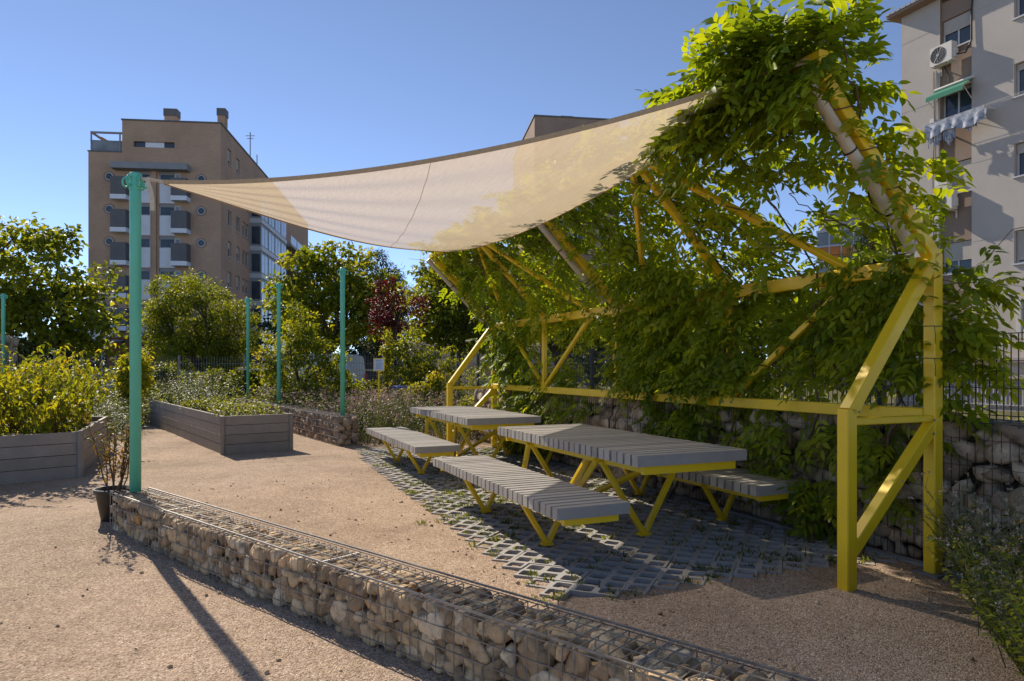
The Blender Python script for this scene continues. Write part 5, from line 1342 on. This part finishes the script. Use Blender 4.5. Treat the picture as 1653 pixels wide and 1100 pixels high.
# awning
t = thing('awning', FG.p(1.55, 12.3), 'faded green canvas awning half unrolled over the open window of the grey block', 'awning')
mb = MB(); A0 = FG.p(1.5, 12.42, .02); mb.add([FG.p(1.5, 12.45, .05), FG.p(2.95, 12.45, .05), FG.p(2.95, 12.12, .62), FG.p(1.5, 12.12, .62), FG.p(1.5, 12.43, .05), FG.p(2.95, 12.43, .05), FG.p(2.95, 12.10, .62), FG.p(1.5, 12.10, .62), FG.p(1.5, 11.93, .64), FG.p(2.95, 11.93, .64)],
       [(0, 1, 2, 3), (4, 7, 6, 5), (3, 2, 9, 8), (0, 3, 7, 4), (1, 5, 6, 2)]); mb.build('canvas', M['awning'], t)
mb = MB(); mb.tube([FG.p(1.48, 12.5, .06), FG.p(3.0, 12.5, .06)], .06, 10); mb.tube([FG.p(1.5, 12.1, .62), FG.p(1.52, 11.7, .1)], .015, 5); mb.tube([FG.p(2.95, 12.1, .62), FG.p(2.93, 11.7, .1)], .015, 5); mb.build('roller', M['plastic'], t)
# laundry
t = thing('laundry', FG.p(1.5, 11.0, .5), 'striped bedding and clothes hanging on a line below the open window', 'laundry')
def cloth(u0, u1, ztop, zbot, n, seed):
    rs = np.random.RandomState(seed); nu, nz_ = 26, 8; V = []
    for j in range(nz_+1):
        for i in range(nu+1):
            u = u0+(u1-u0)*i/nu; d = (ztop-zbot)*j/nz_*(1+.16*math.sin(i*.35+seed)); nn = n+.05*math.sin(i*1.3+seed+j*.2)*(j/nz_)+rs.normal(0, .003)
            V.append(FG.p(u, ztop-d, nn))
    F = [(j*(nu+1)+i, j*(nu+1)+i+1, (j+1)*(nu+1)+i+1, (j+1)*(nu+1)+i) for j in range(nz_) for i in range(nu)]
    mb = MB(); mb.add(V, F); return mb.build('cloth', M['cloth'], t, True)
cloth(1.45, 3.7, 11.08, 10.55, .62, 1); cloth(1.5, 2.05, 10.95, 10.25, .5, 2); cloth(2.1, 2.6, 10.95, 10.15, .52, 3); cloth(2.9, 3.4, 10.95, 10.4, .5, 4); cloth(1.5, 3.65, 11.08, 10.7, .38, 5)
mb = MB()
for n in (.35, .5, .62): mb.tube([FG.p(1.4, 11.07, n), FG.p(8, 11.12, n)], .006, 4)
for u in (1.45, 3.7): FG.box(mb, u, u+.03, 11.0, 11.06, -.02, .68)
mb.build('line', M['plastic'], t)

# ---------------------------------------------------------------- street: fences, vehicles, lamps, signs
fd = Vector((.985, -.17, 0)).normalized()
mesh_fence('street_fence', (-24, 26.0, 0), fd, 25.5, .05, 1.95, 'grey wire fence along the street behind the flower beds', step=.1, r=.004, rails=.4, post=2.5, mt='steel')
t = thing('wood_rail', (-9, 23.0, 0), 'thin wooden rail on stakes in front of the street fence', 'rail')
mb = MB(); mb.bar((-9.2, 22.9, 1.5), (-4.2, 22.2, 1.47), .05, .04); mb.build('rail', M['strap'], t)
for x, y in ((-9.0, 22.95), (-6.6, 22.62), (-4.4, 22.3)):
    mb = MB(); mb.bar((x, y, 0), (x, y, 1.55), .05); mb.build('stake', M['bark'], t)

def vehicle(name, label, loc, rz, prof, wid, glassprof, wheels, paint, cat, side_windows, lampz):
    t = thing(name, (0, 0, 0), label, cat)
    n = len(prof); V = []; F = []; insets = [(-.5, .06), (-.46, 0), (.46, 0), (.5, .06)]
    cx = sum(p[0] for p in prof)/n; cz = sum(p[1] for p in prof)/n
    for (y, sh) in insets:
        for (x, z) in prof:
            k = 1-sh*1.0; tum = 1-.12*max(0, (z-.95))/1.2
            V.append((cx+(x-cx)*(1-sh*.3), y*wid*tum, cz+(z-cz)*k))
    for j in range(3):
        for i in range(n): F.append((j*n+i, j*n+(i+1) % n, (j+1)*n+(i+1) % n, (j+1)*n+i))
    F += [tuple(reversed(range(n))), tuple(range(3*n, 4*n))]
    mb = MB(); mb.add(V, F); body = mb.build('body', M[paint], t, True)
    md = body.modifiers.new('edge', 'BEVEL'); md.width = .04; md.segments = 2; md.limit_method = 'ANGLE'
    for (gp, sd) in ([(g, s) for g in side_windows for s in (-1, 1)]):
        q = MB(); pts = []
        for off in (.0, .012):
            for (x, z) in gp: tum = 1-.12*max(0, (z-.95))/1.2; pts.append((x, sd*(wid*.5*tum*.985+off), z))
        m = len(gp); q.add(pts, [tuple(range(m)), tuple(range(m, 2*m))]+[(i, (i+1) % m, m+(i+1) % m, m+i) for i in range(m)]); q.build('side_window', M['glass'], t)
    for gp in glassprof:
        (x0, z0), (x1, z1) = gp; q = MB(); w0, w1 = wid*.42, wid*.38; dx, dz = (z1-z0), -(x1-x0); l = math.hypot(dx, dz); dx, dz = dx/l*.012, dz/l*.012
        sgn = -1 if x0 < cx else 1
        if dx*sgn < 0: dx, dz = -dx, -dz
        q.add([(x0+dx, -w0, z0+dz), (x0+dx, w0, z0+dz), (x1+dx, w1, z1+dz), (x1+dx, -w1, z1+dz), (x0-dx, -w0, z0-dz), (x0-dx, w0, z0-dz), (x1-dx, w1, z1-dz), (x1-dx, -w1, z1-dz)], [(0, 1, 2, 3), (4, 7, 6, 5), (0, 4, 5, 1), (1, 5, 6, 2), (2, 6, 7, 3), (3, 7, 4, 0)])
        q.build('windscreen' if gp is glassprof[0] else 'rear_window', M['glass'], t)
    for x in wheels:
        for sd in (-1, 1):
            q = MB(); q.lathe((x, sd*(wid*.5-.2), .33), [(.2, 0), (.33, .02), (.34, .1), (.33, .2), (.24, .21)], 24, (0, sd, 0)); w = q.build('wheel', M['black'], t, True)
            q = MB(); q.lathe((x, sd*(wid*.5-.2), .33), [(.22, .15), (.22, .205), (.06, .215)], 16, (0, sd, 0)); child(q, 'rim', M['steel'], w)
    x0 = min(p[0] for p in prof); x1 = max(p[0] for p in prof)
    for sd in (-1, 1):
        q = MB(); q.box((x1-.07, sd*wid*.42-.09, lampz), (x1+.015, sd*wid*.42+.09, lampz+.32)); q.build('tail_lamp', M['red'], t)
        q = MB(); q.box((x0-.012, sd*wid*.36-.14, lampz-.05), (x0+.09, sd*wid*.36+.14, lampz+.12)); q.build('headlight', M['lampglass'], t)
    q = MB(); q.box((x0-.03, -wid*.46, .3), (x0+.1, wid*.46, .52)); q.box((x1-.1, -wid*.46, .3), (x1+.03, wid*.46, .52)); q.build('bumper', M['pot'], t)
    t.location = loc; t.rotation_euler.z = rz
    return t
van_p = [(-2.45, .35), (-2.5, .75), (-2.35, 1.0), (-1.55, 1.22), (-.75, 1.95), (-.4, 2.05), (2.2, 2.05), (2.42, 1.95), (2.5, 1.0), (2.48, .35)]
vehicle('parked_van', 'white panel van parked behind the bright green bush and fence', (at(478, 27.2), 27.6, .035), -.17, van_p, 1.9, [((-1.5, 1.25), (-.82, 1.9))], (-1.65, 1.55), 'carwhite', 'van',
        [[(-1.35, 1.2), (-.75, 1.78), (-.2, 1.8), (-.2, 1.2)]], .95)
car_p = [(-2.05, .3), (-2.1, .62), (-1.95, .82), (-1.05, .95), (-.4, 1.42), (.2, 1.5), (1.1, 1.45), (1.85, 1.0), (2.05, .9), (2.08, .32)]
sw = [[(-.95, .97), (-.4, 1.36), (.15, 1.42), (.15, .97)], [(.22, .97), (.22, 1.42), (1.02, 1.38), (1.5, 1.02)]]
vehicle('parked_car', 'silver hatchback parked behind the left planter shrubs', (at(180, 25.6)-1.0, 28.2, .035), -.17, car_p, 1.75, [((-1.0, .98), (-.43, 1.39)), ((1.75, 1.05), (1.15, 1.4))], (-1.35, 1.3), 'carsilver', 'car', sw, .7)
vehicle('parked_car', 'blue grey car partly hidden by plants right of the tall mint pole', (at(262, 27.5), 28.6, .035), -.17, [(x, z*.94) for x, z in car_p], 1.75, [((-1.0, .93), (-.43, 1.31)), ((1.75, .99), (1.15, 1.32))], (-1.35, 1.3), 'carblue', 'car', [[(x, z*.94) for x, z in q] for q in sw], .66)

def street_lamp(x, y, h, label):
    t = thing('street_lamp', (x, y, 0), label, 'street lamp', 'street lamps by the brick tower')
    mb = MB(); mb.lathe((x, y, 0), [(.09, 0), (.09, .6), (.055, .65), (.045, h-.2), (.06, h-.18), (.06, h)], 12); mb.build('pole', M['steel'], t, True)
    mb = MB(); mb.lathe((x, y, h), [(.08, 0), (.3, .18), (.34, .3)], 18); mb.build('lamp_glass', M['lampglass'], t, True)
    mb = MB(); mb.lathe((x, y, h), [(.36, .3), (.3, .4), (.12, .48), (.02, .5)], 18); mb.build('lamp_cap', M['steel'], t, True)
street_lamp(at(164, 40), 40, 5.45, 'taller street lamp just left of the big mint pole'); street_lamp(at(134, 42.5), 42.5, 4.9, 'shorter street lamp by the blue crossing sign')
t = thing('give_way_sign', (at(46, 33), 33, 0), 'red and white triangular give way sign seen past the left planter', 'road sign'); x = at(46, 33)
mb = MB(); mb.tube([(x, 33, 0), (x, 33, 3.85)], .03, 8); mb.build('post', M['steel'], t)
mb = MB(); mb.prism((x, 32.96, 3.5), (1, 0, 0), (0, 0, 1), (0, 1, 0), [(-.4, .35), (0, -.38), (.4, .35)], -.01, .01); sg = mb.build('plate', M['red'], t)
mb = MB(); mb.prism((x, 32.945, 3.53), (1, 0, 0), (0, 0, 1), (0, 1, 0), [(-.27, .25), (0, -.25), (.27, .25)], -.004, .003); child(mb, 'plate_centre', M['plastic'], sg)
t = thing('crossing_sign', (at(118, 34), 34, 0), 'blue square pedestrian crossing sign right of the left tree trunk', 'road sign'); x = at(118, 34)
mb = MB(); mb.tube([(x, 34, 0), (x, 34, 3.85)], .03, 8); mb.build('post', M['steel'], t)
mb = MB(); mb.box((x-.32, 33.95, 3.2), (x+.32, 33.97, 3.85)); sg = mb.build('plate', M['blue'], t)
mb = MB(); mb.prism((x, 33.945, 3.5), (1, 0, 0), (0, 0, 1), (0, 1, 0), [(-.24, -.24), (.24, -.24), (0, .24)], -.004, .003); tr_ = child(mb, 'white_triangle', M['plastic'], sg)
mb = MB(); mb.prism((x, 33.935, 3.42), (1, 0, 0), (0, 0, 1), (0, 1, 0), [(-.09, -.14), (-.04, -.14), (.0, -.03), (.06, -.14), (.1, -.14), (.03, .02), (.03, .1), (-.04, .1), (-.04, .0)], -.003, .002); child(mb, 'walking_figure', M['black'], sg)
# brown wooden container left of the big pole
t = thing('brown_container', (at(197, 36), 37, 0), 'brown slatted timber box behind the silver hatchback', 'container'); x = at(197, 36)
mb = MB(); mb.box((x-1.1, 36.5, .1), (x+1.1, 38, 2.6)); mb.build('body', M['brownwood'], t)
mb = MB()
for z in (2.75, 3.05): mb.box((x-1.15, 36.45, z), (x+1.15, 36.53, z+.13))
for q in (-1.1, 0, 1.1): mb.box((x+q-.05, 36.46, 2.6), (x+q+.05, 36.52, 3.2))
mb.build('top_rail', M['brownwood'], t)
# information sign on a yellow post
x, y = at(611, 15.6), 15.6
t = thing('notice_sign', (x, y, 0), 'yellow post with a small framed notice among the purple flowers', 'sign')
mb = MB(); mb.bar((x, y, 0), (x, y, 1.48), .034, bev=.003); mb.build('post', M['yellow'], t)
sx = Vector((.97, .22, 0)).normalized(); sn = Vector((.22, -.97, 0)).normalized(); zz = Vector((0, .1, 1)).normalized(); o = Vector((x, y, 1.47))
mb = MB(); mb.frame(o, sx, sn, zz, (-.125, -.012, 0), (.125, .012, .3)); bd = mb.build('board', M['yellow'], t)
q = MB(); q.frame(o, sx, sn, zz, (-.108, .012, .018), (.108, .016, .282)); child(q, 'notice', M['paper'], bd)
q = MB(); rs = np.random.RandomState(9)
for k in range(11):
    z = .245-k*.019; 
    if k == 2: continue
    a = -.07; e = .07 if k else .055
    while a < e:
        w = rs.uniform(.008, .024); q.frame(o, sx, sn, zz, (a, .0165, z), (min(a+w, e), .0175, z+(.012 if k == 0 else .007))); a += w+.005
child(q, 'text_lines', M['ink'], bd)
# blue barrels / picnic blanket coloured seat beyond the flowers
t = thing('garden_table', (at(660, 19.6), 19.6, 0), 'small blue and white outdoor table beyond the wildflowers', 'table'); x = at(660, 19.6)
mb = MB(); mb.box((x-.45, 19.3, .98), (x+.5, 19.9, 1.03)); mb.build('table_top', M['blue'], t)
for a, b in ((-.4, 19.35), (.42, 19.35), (-.4, 19.85), (.42, 19.85)):
    mb = MB(); mb.tube([(x+a, b, 0), (x+a, b, .98)], .025, 6); mb.build('leg', M['plastic'], t)
